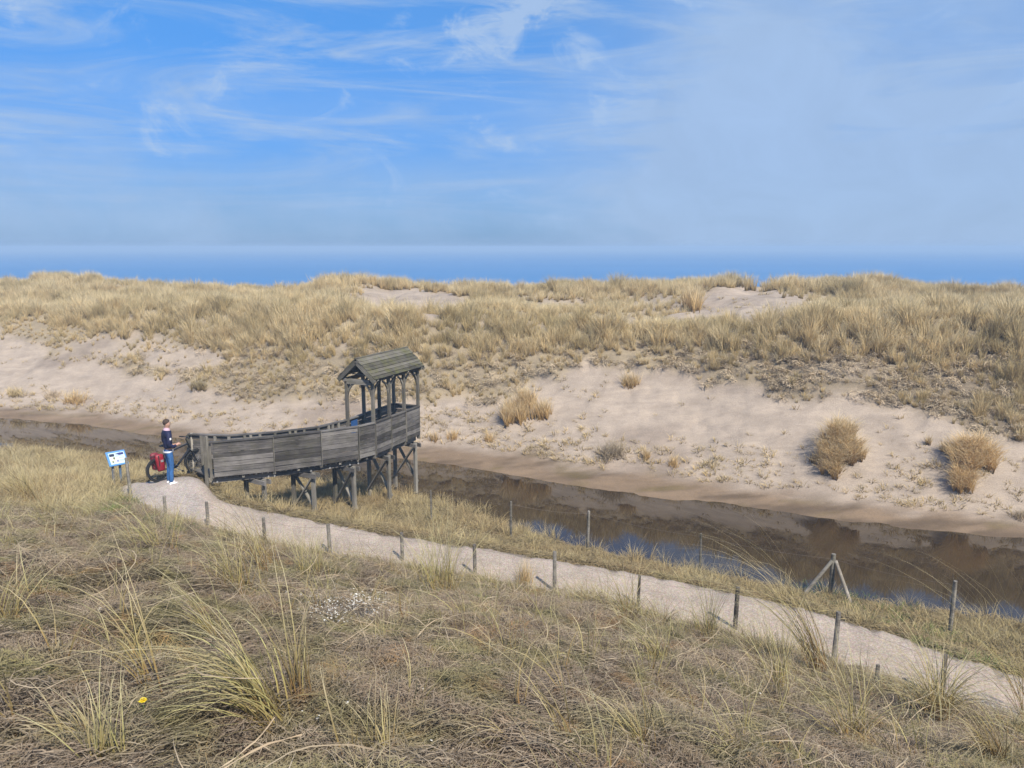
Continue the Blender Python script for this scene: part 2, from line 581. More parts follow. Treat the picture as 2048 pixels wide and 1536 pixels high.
def grass_mat(name, base, mid, tip, alt, altamt=.5, patch=None, patch_scale=.35, patch_amt=.6, moss=None):
    """t runs along a blade from root to tip, r is a blade's own random number; both are attributes of the tuft meshes"""
    m, nt, b = new_mat(name)
    t = N(nt, 'ShaderNodeAttribute', attribute_name='t').outputs['Fac']
    r_ = N(nt, 'ShaderNodeAttribute', attribute_name='r').outputs['Fac']
    oi = N(nt, 'ShaderNodeObjectInfo').outputs['Random']
    geo = N(nt, 'ShaderNodeNewGeometry').outputs['Position']
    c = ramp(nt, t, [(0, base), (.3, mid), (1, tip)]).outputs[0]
    n = noise(nt, geo, .9, 4, .6)
    k = math_node(nt, 'ADD', math_node(nt, 'MULTIPLY', r_, .5), math_node(nt, 'ADD', math_node(nt, 'MULTIPLY', oi, .35), math_node(nt, 'MULTIPLY', n, .5)))
    k = ramp(nt, k, [(.45, (0,) * 3), (.95, (altamt,) * 3)]).outputs[0]
    c = mixc(nt, k, c, alt + (1,))
    if patch:
        pn = noise(nt, mapping(nt, geo, (5, 3, 0)), patch_scale, 4, .6)
        pf = ramp(nt, pn, [(.46, (0,) * 3), (.62, (patch_amt,) * 3)]).outputs[0]
        c = mixc(nt, pf, c, patch + (1,))
    if moss:
        mn = noise(nt, mapping(nt, geo, (1, 8, 0)), 1.9, 5, .6)
        c = mixc(nt, ramp(nt, mn, [(.56, (0,) * 3), (.66, (.6,) * 3)]).outputs[0], c, moss + (1,))
    br = ramp(nt, math_node(nt, 'ADD', math_node(nt, 'MULTIPLY', r_, .6), math_node(nt, 'MULTIPLY', oi, .4)), [(0.1, (.45,) * 3), (.9, (1.35,) * 3)]).outputs[0]
    c = mixc(nt, 1, c, br, 'MULTIPLY')
    df = N(nt, 'ShaderNodeBsdfDiffuse')
    tr = N(nt, 'ShaderNodeBsdfTranslucent')
    L(nt, c, df.inputs[0])
    L(nt, c, tr.inputs[0])
    mx = N(nt, 'ShaderNodeMixShader')
    mx.inputs[0].default_value = .16
    L(nt, df.outputs[0], mx.inputs[1])
    L(nt, tr.outputs[0], mx.inputs[2])
    L(nt, mx.outputs[0], nt.nodes['Material Output'].inputs[0])
    return m


M = {}
M['ground'] = ground_mat()
M['path'] = path_mat()
M['water'] = water_mat()
M['sea'] = sea_mat()
M['wood'] = wood_mat('weathered_boards', (.036, .031, .028), (.104, .094, .088), (.225, .206, .19), .14)
M['post'] = wood_mat('weathered_posts', (.07, .063, .053), (.165, .148, .122), (.28, .255, .215), .2)
M['roof'] = wood_mat('mossy_roof_boards', (.040, .036, .026), (.095, .085, .066), (.175, .16, .13), .6)
M['stake'] = wood_mat('fence_stakes', (.045, .038, .032), (.12, .105, .09), (.24, .22, .19), .1)
M['pale'] = wood_mat('pale_timber', (.22, .19, .15), (.36, .32, .26), (.50, .46, .38), .05)
STRAW = dict(base=(.10, .065, .035), mid=(.33, .26, .145), tip=(.62, .54, .36))
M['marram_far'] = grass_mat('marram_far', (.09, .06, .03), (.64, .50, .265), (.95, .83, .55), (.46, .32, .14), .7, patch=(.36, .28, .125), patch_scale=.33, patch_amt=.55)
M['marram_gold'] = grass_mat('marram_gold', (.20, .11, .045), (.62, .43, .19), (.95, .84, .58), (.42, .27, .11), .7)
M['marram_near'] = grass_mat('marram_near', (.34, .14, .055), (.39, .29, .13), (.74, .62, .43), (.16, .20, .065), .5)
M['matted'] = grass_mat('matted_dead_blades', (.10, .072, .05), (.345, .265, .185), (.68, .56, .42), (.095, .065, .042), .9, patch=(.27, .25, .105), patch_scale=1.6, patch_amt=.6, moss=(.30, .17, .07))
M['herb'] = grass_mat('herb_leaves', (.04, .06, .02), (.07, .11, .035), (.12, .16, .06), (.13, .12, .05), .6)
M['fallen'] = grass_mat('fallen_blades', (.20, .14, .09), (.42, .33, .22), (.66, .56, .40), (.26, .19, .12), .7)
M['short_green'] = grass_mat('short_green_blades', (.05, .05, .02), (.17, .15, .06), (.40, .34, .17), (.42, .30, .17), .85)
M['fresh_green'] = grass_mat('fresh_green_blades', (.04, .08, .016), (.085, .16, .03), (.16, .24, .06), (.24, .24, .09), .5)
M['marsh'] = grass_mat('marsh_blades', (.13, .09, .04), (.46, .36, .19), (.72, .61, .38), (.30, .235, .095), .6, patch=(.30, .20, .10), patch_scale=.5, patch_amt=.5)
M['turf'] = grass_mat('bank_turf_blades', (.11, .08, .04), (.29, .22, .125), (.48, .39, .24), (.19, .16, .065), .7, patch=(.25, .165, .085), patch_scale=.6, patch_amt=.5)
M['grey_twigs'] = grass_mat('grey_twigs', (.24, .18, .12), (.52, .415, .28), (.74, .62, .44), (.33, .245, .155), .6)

# ------------------------------------------------------------------ zones on the land, judged where a point shows
_gb = np.array([(-800, 640), (-200, 655), (0, 662), (60, 690), (150, 700), (220, 728), (300, 745), (330, 738), (420, 765), (500, 795), (600, 800), (700, 806), (850, 800), (950, 792), (1050, 775), (1150, 745), (1250, 735), (1400, 742),
                (1500, 768), (1600, 785), (1750, 792), (1850, 815), (1950, 845), (2048, 870), (2800, 980)], float)
SANDY = [(1500, 612, 120, 46, 1), (1400, 622, 70, 26, .9), (1620, 600, 60, 22, .8), (830, 608, 125, 32, 1), (740, 592, 60, 18, .8), (690, 575, 70, 10, .6), (1300, 606, 60, 26, .6), (200, 574, 120, 9, .7), (30, 566, 50, 5, .5), (420, 578, 110, 8, .8),
         (600, 594, 70, 12, .7), (430, 655, 40, 22, .7), (300, 640, 60, 15, .5), (250, 690, 90, 26, .7), (1130, 596, 80, 14, .6), (370, 718, 80, 22, .9), (170, 700, 70, 22, .7), (1230, 648, 110, 13, .7), (1000, 650, 140, 9, .6), (1850, 700, 40, 20, .5), (1700, 740, 60, 24, .5), (650, 690, 60, 20, .4)]


def zone(X, Y, Z):
    px, py = proj(X, Y, Z)
    u = uof(X, Y)
    y6, y5, y7, y8, y9 = (np.interp(u, U, a) for a in (Y6, Y5, Y7, Y8, Y9))
    bound = np.interp(px, _gb[:, 0], _gb[:, 1])
    n = fbm(X / 2.2, Y / 2.2, 21) * 60 + fbm(X / .6, Y / .6, 22) * 40
    dense = smoothstep(-16, 14, bound - py + n) * (Y > y5)
    for cx, cy, rx, ry, a in SANDY:
        q = ((px - cx) / rx) ** 2 + ((py - cy) / ry) ** 2 + fbm(X / 1.5, Y / 1.5, 23) * 1.2
        dense = dense * (1 - a * smoothstep(1.3, .6, q) * (Y > y5))
    return px, py, y5, y6, y7, y8, y9, dense


_bp = np.array([hit(px, py)[:2] for px, py in _gb if -300 < px < 2400])
SCARP = np.interp(U, _bp[:, 0] / _bp[:, 1], _bp[:, 1])

# ------------------------------------------------------------------ terrain sheet
def lerp3(a, b, t):
    return a * (1 - t[:, None]) + np.array(b)[None] * t[:, None]


mound_px = [(1672, 905, .85, .55), (1942, 935, .85, .5), (1040, 825, .8, .4), (1225, 905, .5, .15), (397, 780, .7, .25)]
for (px, py, r, h) in mound_px:
    p = hit(px, py)
    BUMPS.append((p[0], p[1], r, h))
BUMPS.append((-8.25, 20.1, .6, .06))


def build_ground():
    ty = np.concatenate([np.linspace(-40, 0, 14)[:-1], np.exp(np.linspace(math.log(2.2), math.log(72), 560)) - 2.2, np.exp(np.linspace(math.log(72), math.log(700), 40))[1:]])
    s = np.linspace(-1, 1, 560)
    s = .55 * s + .45 * s ** 3
    w = 14 + 1.25 * np.maximum(ty, 0)
    # the inner columns follow the view fan, so that cells stay small where they show large
    wn = 2.4 + .74 * np.maximum(ty, 0)
    a = np.abs(s)
    k = .52
    Xn = np.where(a[None] < k, s[None] / k * wn[:, None], np.sign(s)[None] * (wn[:, None] + ((a[None] - k) / (1 - k)) ** 1.5 * (w * 2.2)[:, None]))
    Yn = np.repeat(ty[:, None], len(s), 1)
    X = Xn.ravel()
    Y = Yn.ravel()
    Z = H(X, Y)
    px, py, y5, y6, y7, y8, y9, dense = zone(X, Y, Z)
    sand = np.array((.345, .280, .220))
    c = np.tile(sand, (len(X), 1))
    n = fbm(X / 3, Y / 3, 31, 5)
    c *= (1 + .22 * n)[:, None]
    # grey-pinkish crust patches
    c = lerp3(c, (.25, .198, .155), np.clip(smoothstep(.02, .22, fbm(X / 4, Y / 2.2, 32)) * .8, 0, 1))
    c = lerp3(c, (.24, .19, .115), dense * .75)
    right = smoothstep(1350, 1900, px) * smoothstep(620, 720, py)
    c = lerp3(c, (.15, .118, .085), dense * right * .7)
    # wet margin of the lake
    sh = Y - y6
    wet = smoothstep(1.15, .45, (Y - y6) / np.maximum(y5 - y6, .3) * .9 + fbm(X / 1.2, Y / .6, 33) * .7) * (Y > (y6 + y7) / 2)
    c = lerp3(c, (.195, .135, .084), wet * .92)
    c = c * (1 - .35 * wet * smoothstep(.0, .15, fbm(X / 2.5, Y / .35, 36)))[:, None]
    gr = smoothstep(.05, .25, fbm(X / 1.5, Y / .5, 34)) * wet
    c = lerp3(c, (.135, .10, .045), gr * .7)
    # near bank and marsh
    bank = (Y < (y6 + y7) / 2)
    c[bank] = (.14, .105, .060)
    nearz = smoothstep(0, .4, y9 - Y)
    c = lerp3(c, (.085, .064, .044), nearz)
    mot = smoothstep(-.05, .2, fbm(X / .5, Y / .5, 35)) * nearz
    c = lerp3(c, (.06, .050, .026), mot * .6)
    edge = onpath(X, Y, .35) * bank
    c = lerp3(c, (.24, .20, .165), edge * .8)
    shell = smoothstep(1.4, .3, ((px - 690) / 95) ** 2 + ((py - 1225) / 45) ** 2) * nearz
    c = lerp3(c, (.26, .22, .18), shell * .7)
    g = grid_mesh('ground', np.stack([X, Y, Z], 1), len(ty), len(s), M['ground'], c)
    return tag(g, kind='structure')


ground = build_ground()


def build_path():
    us = np.linspace(PATH_U0 + .0005, .80, 620)
    rows = 16
    V = []
    C = []
    a = np.interp(us, U, Y8)
    b = np.interp(us, U, Y9)
    a = a + fbm(us * 60, us * 0, 41, 6) * .6
    b = b + fbm(us * 60, us * 0 + 3, 42, 6) * .6
    for r in range(rows):
        t = r / (rows - 1)
        Y = b * (1 - t) + a * t
        X = us * Y
        Z = H(X, Y) + .03 * math.sin(math.pi * min(1, max(0, t))) + (.02 if 0 < r < rows - 1 else -.05)
        V.append(np.stack([X, Y, Z], 1))
        pxx, pyy = proj(X, Y, Z)
        wear = fbm(us * 90, us * 0 + t * 3, 43, 4)
        rut = 1 + .07 * np.exp(-((t - .32) / .09) ** 2) + .07 * np.exp(-((t - .66) / .09) ** 2) - .20 * (smoothstep(.16, .0, t + wear * .25) + smoothstep(.84, 1.0, t + wear * .25)) + .14 * wear
        grey = smoothstep(430, 380, pxx)
        C.append(np.stack([rut - .05 * grey, rut + 0 * grey, rut + .10 * grey], 1))
    o = grid_mesh('path', np.concatenate(V), rows, len(us), M['path'], np.concatenate(C))
    return tag(o, kind='structure')


build_path()

# the lake: a level sheet whose banks are cut by the ground
vs = [(-90, 12, 0), (60, 12, 0), (60, 45, 0), (-90, 45, 0)]
lx = np.linspace(-80, 60, 60)


def build_lake():
    us = np.linspace(-1.28, 1.28, 240)
    a = np.interp(us, U, Y6) + 2.0
    b = np.interp(us, U, Y7) - 1.2
    b = np.minimum(b, a - 1)
    V = []
    for t in np.linspace(0, 1, 8):
        Y = b * (1 - t) + a * t
        V.append(np.stack([us * Y, Y, 0 * Y], 1))
    return tag(grid_mesh('lake_water', np.concatenate(V), 8, len(us), M['water']), kind='structure')


build_lake()
# the sea beyond the dunes
sv = np.array([(x, y, -1.0) for y in (105, 400, 2000, 9000, 26000) for x in (-26000, -6000, -800, 0, 800, 6000, 26000)], float)
tag(grid_mesh('sea', sv, 5, 7, M['sea'], smooth_=False), kind='structure')


# ------------------------------------------------------------------ blades and tufts
def blades(n, height, spread, width, lean=(0, 0), droop=.5, rootr=.08, segs=4, hv=.35, seed=0, root_pts=None, flat=0.0, stiff=1.0, rl=None):
    """Vertices, faces, t, r of n curved tapering blades rooted round the origin.
    spread: how far the blades fan out (radians), droop: how much the tips bend over."""
    g = np.random.default_rng(seed)
    V, Fc, T, Rr = [], [], [], []
    for i in range(n):
        if root_pts is None:
            a = g.random() * 2 * math.pi
            rr = rootr * math.sqrt(g.random())
            root = np.array((rr * math.cos(a), rr * math.sin(a), -.02))
            out = a + g.normal() * .6
        else:
            root = np.array(root_pts[g.integers(len(root_pts))])
            out = g.random() * 2 * math.pi
        h = height * (1 - hv + 2 * hv * g.random())
        tilt = abs(g.normal()) * spread + .03
        d = np.array((math.cos(out) * math.sin(tilt) + lean[0] * .35, math.sin(out) * math.sin(tilt) + lean[1] * .35, math.cos(tilt)))
        d /= np.linalg.norm(d)
        ld = np.array((math.cos(out) * .5 + lean[0], math.sin(out) * .5 + lean[1], 0))
        ln = np.linalg.norm(ld)
        ld = ld / (ln + 1e-6)
        dr = droop * (.35 + 1.1 * g.random())
        p = root.copy()
        w = width * (.7 + .6 * g.random())
        side = np.cross(d, (0, 0, 1.0))
        side = side / (np.linalg.norm(side) + 1e-6)
        tw = g.random() * math.pi
        perp = np.cross(side, d)
        side = side * math.cos(tw) + perp * math.sin(tw)
        base = len(V)
        r = g.random()
        step = h / segs
        for k in range(segs + 1):
            t = k / segs
            ww = w * (1 - t ** 1.6) * .5
            if k < segs:
                V.append(p + side * ww)
                V.append(p - side * ww)
                T += [t, t]
                Rr += [r, r]
            else:
                V.append(p.copy())
                T.append(t)
                Rr.append(r)
            # bend
            bend = dr * (.3 + 1.6 * t) / segs * (1.6 if droop < .5 else 2.6)
            dd = d + (ld - np.array((0, 0, .75))) * bend + g.normal(size=3) * .035
            if flat and p[2] < flat and dd[2] < 0:
                dd[2] = abs(dd[2]) * .1
            d = dd / np.linalg.norm(dd)
            p = p + d * step
        for k in range(segs):
            a0 = base + 2 * k
            if k < segs - 1:
                Fc.append((a0, a0 + 1, a0 + 3, a0 + 2))
            else:
                Fc.append((a0, a0 + 1, a0 + 2))
    return np.array(V), Fc, T, Rr


def litter(n, radius, length, width, seed=0, zmax=.05, lead=None, seg=3, bow=.9):
    """dead blades lying in a mat: low arcs in every direction"""
    g = np.random.default_rng(seed)
    V, Fc, T, Rr = [], [], [], []
    for i in range(n):
        rr = radius * math.sqrt(g.random())
        a = g.random() * 6.283
        c = np.array((rr * math.cos(a), rr * math.sin(a), g.random() * zmax))
        o = g.random() * 6.283 if lead is None else lead + g.normal() * .55
        ln = length * (.5 + g.random())
        arc = g.normal() * bow
        w = width * (.6 + .8 * g.random())
        up = g.random() * .22 * ln
        base = len(V)
        r = g.random()
        for k in range(seg + 1):
            t = k / seg
            an = o + arc * (t - .5)
            p = c + np.array((math.cos(an), math.sin(an), 0)) * (t - .5) * ln
            p[2] = c[2] + up * math.sin(math.pi * t) - .01 + g.normal() * .018 / seg
            s = np.array((-math.sin(an), math.cos(an), g.normal() * .5)) * w * .5
            tt = .25 + .7 * t
            if k < seg:
                V += [p + s, p - s]
                T += [tt, tt]
                Rr += [r, r]
            else:
                V.append(p)
                T.append(tt)
                Rr.append(r)
        for k in range(seg):
            a0 = base + 2 * k
            Fc.append((a0, a0 + 1, a0 + 3, a0 + 2) if k < seg - 1 else (a0, a0 + 1, a0 + 2))
    return np.array(V), Fc, T, Rr


def raw_mesh(name, data, mat):
    V, Fc, T, Rr = data
    me = bpy.data.meshes.new(name)
    me.from_pydata([tuple(v) for v in V], [], Fc)
    for k, v in (('t', T), ('r', Rr)):
        a = me.attributes.new(k, 'FLOAT', 'POINT')
        a.data.foreach_set('value', np.asarray(v, np.float32))
    me.materials.append(mat)
    return me


def join_data(*ds):
    V, Fc, T, Rr = [], [], [], []
    for d in ds:
        off = sum(len(v) for v in V)
        V.append(d[0])
        Fc += [tuple(i + off for i in f) for f in d[1]]
        T += list(d[2])
        Rr += list(d[3])
    return np.concatenate(V), Fc, T, Rr


def scatter(name, meshes, P, rot, scl, label, cat, idx=None):
    """ONE object of ground cover: points carrying tufts through geometry nodes"""
    me = bpy.data.meshes.new(name)
    me.vertices.add(len(P))
    me.vertices.foreach_set('co', np.asarray(P, np.float32).ravel())
    a = me.attributes.new('rot', 'FLOAT_VECTOR', 'POINT')
    a.data.foreach_set('vector', np.asarray(rot, np.float32).ravel())
    a = me.attributes.new('scl', 'FLOAT', 'POINT')
    a.data.foreach_set('value', np.asarray(scl, np.float32))
    if idx is None:
        idx = rng.integers(0, len(meshes), len(P))
    a = me.attributes.new('idx', 'INT', 'POINT')
    a.data.foreach_set('value', np.asarray(idx, np.int32))
    o = bpy.data.objects.new(name, me)
    link(o)
    ng = bpy.data.node_groups.new(name, 'GeometryNodeTree')
    ng.interface.new_socket('Geometry', in_out='INPUT', socket_type='NodeSocketGeometry')
    ng.interface.new_socket('Geometry', in_out='OUTPUT', socket_type='NodeSocketGeometry')
    gi = ng.nodes.new('NodeGroupInput')
    go = ng.nodes.new('NodeGroupOutput')
    ip = ng.nodes.new('GeometryNodeInstanceOnPoints')
    jn = ng.nodes.new('GeometryNodeJoinGeometry')
    for m in reversed(meshes):
        so = bpy.data.objects.new('tuft', m)
        oi = ng.nodes.new('GeometryNodeObjectInfo')
        oi.inputs['Object'].default_value = so
        oi.inputs['As Instance'].default_value = True
        ng.links.new(oi.outputs['Geometry'], jn.inputs[0])
    ng.links.new(gi.outputs[0], ip.inputs['Points'])
    ng.links.new(jn.outputs[0], ip.inputs['Instance'])
    ip.inputs['Pick Instance'].default_value = True

    def na(nm, dt):
        n = ng.nodes.new('GeometryNodeInputNamedAttribute')
        n.data_type = dt
        n.inputs['Name'].default_value = nm
        return n.outputs['Attribute']
    ng.links.new(na('idx', 'INT'), ip.inputs['Instance Index'])
    e = ng.nodes.new('FunctionNodeEulerToRotation')
    ng.links.new(na('rot', 'FLOAT_VECTOR'), e.inputs[0])
    ng.links.new(e.outputs[0], ip.inputs['Rotation'])
    ng.links.new(na('scl', 'FLOAT'), ip.inputs['Scale'])
    ng.links.new(ip.outputs[0], go.inputs[0])
    md = o.modifiers.new('scatter', 'NODES')
    md.node_group = ng
    return tag(o, label, cat, kind='stuff')


def rand_rot(n, tilt=.12):
    return np.stack([rng.normal(0, tilt, n), rng.normal(0, tilt, n), rng.random(n) * 6.283], 1)


def cand(n, y0, y1, half=.78, pad=1.5):
    """n points spread evenly per area over the view fan between distances y0 and y1"""
    Y = np.sqrt(rng.random(n) * (y1 ** 2 - y0 ** 2) + y0 ** 2)
    X = (rng.random(n) * 2 - 1) * (half * Y + pad)
    return X, Y


# far dune grass ------------------------------------------------------------
def far_dune():
    ms = [raw_mesh('marram', blades(48, .56, .20, .015, droop=.35, rootr=.12, segs=3, seed=s), M['marram_far']) for s in range(4)]
    ms += [raw_mesh('marram_tall', blades(64, .72, .13, .016, lean=(.08, 0), droop=.33, rootr=.10, segs=3, seed=s + 20), M['marram_far']) for s in range(2)]
    X, Y = cand(78000, 24, 68)
    Z = H(X, Y)
    px, py, y5, y6, y7, y8, y9, dense = zone(X, Y, Z)
    y3 = np.interp(uof(X, Y), U, Y3)
    rpy = np.interp(px, [-600, 0, 200, 400, 600, 800, 1000, 1250, 1400, 1520, 1700, 1850, 2048, 2600], [650, 600, 600, 612, 622, 634, 645, 664, 672, 655, 640, 640, 640, 650])
    bnd = np.interp(px, _gb[:, 0], _gb[:, 1])
    t = (py - rpy) / np.maximum(bnd - rpy, 20) + fbm(X / 2.0, Y / 2.0, 55) * .35
    face = smoothstep(-.12, .0, t) * smoothstep(.62, .40, t)         # tall clumps on the brow of the slope
    low = smoothstep(.42, .66, t)                                     # small tufts below
    crest = smoothstep(600, 588, py)
    clump = fbm(X / .75, Y / 1.1, 51)
    cl = smoothstep(-.08, .08, clump)
    topcl = smoothstep(-.06, .10, fbm(X / 2.0, Y / 2.0, 56))
    p = dense * (face * (.62 + .5 * cl) + low * (.62 + .38 * cl) + (1 - np.maximum(face, low)) * (.18 + .62 * topcl + .3 * crest))
    keep = (rng.random(len(X)) < p) & (Y > y5 + .4)
    X, Y, Z, py, px, face, low, crest, clump, topcl = (q[keep] for q in (X, Y, Z, py, px, face, low, crest, clump, topcl))
    n = len(X)
    big = smoothstep(.0, .16, clump)
    sc_ = (.50 + .35 * rng.random(n)) + face * (.25 + .42 * big) + crest * .45 * topcl
    rgt = smoothstep(1250, 1500, px)
    sc_ *= 1 - .48 * low * (1 - (.5 + .6 * rgt) * smoothstep(.09, .16, clump))
    rt = rand_rot(n, .14)
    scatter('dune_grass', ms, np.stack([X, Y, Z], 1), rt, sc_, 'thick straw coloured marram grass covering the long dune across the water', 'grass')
    # dead litter among the roots on the slip face
    ml = [raw_mesh('litter', join_data(litter(44, .28, .22, .012, seed=s, zmax=.10), blades(16, .28, .7, .012, droop=.8, rootr=.25, segs=3, seed=s + 60)), M['grey_twigs']) for s in range(3)]
    X, Y = cand(34000, 24, 60)
    Z = H(X, Y)
    px, py, y5, y6, y7, y8, y9, dense = zone(X, Y, Z)
    right = smoothstep(1250, 1650, px)
    face = smoothstep(660, 735, py)
    keep = (rng.random(len(X)) < dense * face * (.5 + .5 * right)) & (Y > y5 + .6)
    X, Y, Z = X[keep], Y[keep], Z[keep]
    scatter('dune_litter', ml, np.stack([X, Y, Z], 1), rand_rot(len(X), .3), .7 + .7 * rng.random(len(X)), 'grey brown dead grass litter lying on the steep face of the far dune', 'grass litter')
    # low sparse shoots on the sand and along its foot
    mt = [raw_mesh('shoots', blades(20, .20, .5, .014, droop=.5, rootr=.10, segs=2, seed=s + 80), M['marram_far']) for s in range(3)]
    X, Y = cand(26000, 20, 44)
    Z = H(X, Y)
    px, py, y5, y6, y7, y8, y9, dense = zone(X, Y, Z)
    foot = smoothstep(2.4, .4, Y - y5) * smoothstep(-.15, .2, Y - y5)
    cl = smoothstep(.02, .2, fbm(X / 1.3, Y / 1.3, 53))
    p = foot * (.35 + .65 * cl) * 1.5 * (1 + .5 * smoothstep(700, 900, px) * smoothstep(1600, 1400, px)) + .05 * (Y > y5) * (.3 + 2 * cl)
    keep = rng.random(len(X)) < p
    X, Y, Z = X[keep], Y[keep], Z[keep]
    scatter('beach_shoots', mt, np.stack([X, Y, Z], 1), rand_rot(len(X), .2), .5 + .9 * rng.random(len(X)), 'sparse pale shoots dotted along the foot of the sand slope', 'grass')


far_dune()


# banks and marsh -----------------------------------------------------------
def banks():
    ms = [raw_mesh('bank_blades', blades(40, .40, .45, .010, droop=.45, rootr=.16, segs=3, seed=s + 100), M['marsh']) for s in range(4)]
    mlow = [raw_mesh('bank_low', join_data(litter(60, .22, .22, .009, seed=s + 110, zmax=.05), blades(36, .11, .8, .007, droop=.6, rootr=.20, segs=2, seed=s + 120)), M['turf']) for s in range(3)]
    X, Y = cand(60000, 10, 32)
    Z = H(X, Y)
    px, py, y5, y6, y7, y8, y9, dense = zone(X, Y, Z)
    on = onpath(X, Y, .12)
    inb = (Y > y9 - .1) & (Y < y7 + 1.3) & (Z > -.22)
    water = smoothstep(-.4, .3, Z * 3 + fbm(X / .8, Y / .8, 61))
    leftm = smoothstep(420, 240, px)
    tower = smoothstep(380, 440, px) * smoothstep(900, 820, px)
    wd = smoothstep(2.6, .8, y7 - Y)
    tallp = (.16 + .75 * leftm + .38 * tower * .6 * smoothstep(-.1, .15, fbm(X / .8, Y / .8, 62)) + .50 * wd) * water * (1 - .15 * smoothstep(900, 1200, px))
    keep = inb & (rng.random(len(X)) < tallp * .55) & (on < .3)
    pathd = smoothstep(.15, .9, Y - y8)
    keep &= (rng.random(len(X)) < .15 + .85 * pathd) | (px < 240)
    Xa, Ya, Za = X[keep], Y[keep], Z[keep]
    s = (.40 + .85 * rng.random(len(Xa)) ** 1.5)
    s *= 1 - .12 * smoothstep(700, 1100, px[keep])
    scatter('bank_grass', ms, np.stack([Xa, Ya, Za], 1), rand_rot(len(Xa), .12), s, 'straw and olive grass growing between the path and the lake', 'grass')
    keep = inb & (rng.random(len(X)) < .75) & (on < .35 + .5 * (rng.random(len(X)) < .12)) & (Z > .01)
    Xb, Yb, Zb = X[keep], Y[keep], Z[keep]
    scatter('bank_turf', mlow, np.stack([Xb, Yb, Zb], 1), rand_rot(len(Xb), .15), .7 + .6 * rng.random(len(Xb)), 'short dry turf covering the bank beside the gravel path', 'turf')
    mg = [raw_mesh('green_low', blades(60, .16, .7, .008, droop=.6, rootr=.20, segs=3, seed=s + 140), M['fresh_green']) for s in range(2)]
    spots = [(215, 1005, 45, 28, 240), (255, 1010, 20, 10, 40), (1640, 1175, 55, 16, 90), (1700, 1200, 60, 14, 60), (1780, 1245, 70, 16, 70), (1870, 1285, 60, 18, 90), (1960, 1330, 60, 14, 50), (560, 1075, 60, 10, 25), (450, 1040, 30, 10, 14), (900, 1195, 90, 20, 30),
             (1290, 1225, 60, 12, 60), (315, 955, 14, 4, 8), (1730, 1225, 120, 14, 60), (380, 1060, 90, 14, 60), (400, 1010, 12, 12, 22), (320, 1045, 60, 9, 60)]
    P = []
    for cx, cy, rx, ry, n in spots:
        for i in range(n):
            a = rng.random() * 6.283
            r = math.sqrt(rng.random())
            P.append(hit(cx + rx * r * math.cos(a), cy + ry * r * math.sin(a)))
    P = np.array(P)
    ok = onpath(P[:, 0], P[:, 1], .05) < .2
    P = P[ok]
    scatter('green_turf', mg, P, rand_rot(len(P), .15), .6 + .6 * rng.random(len(P)), 'fresh green tufts of turf along the edges of the gravel path', 'turf')


banks()


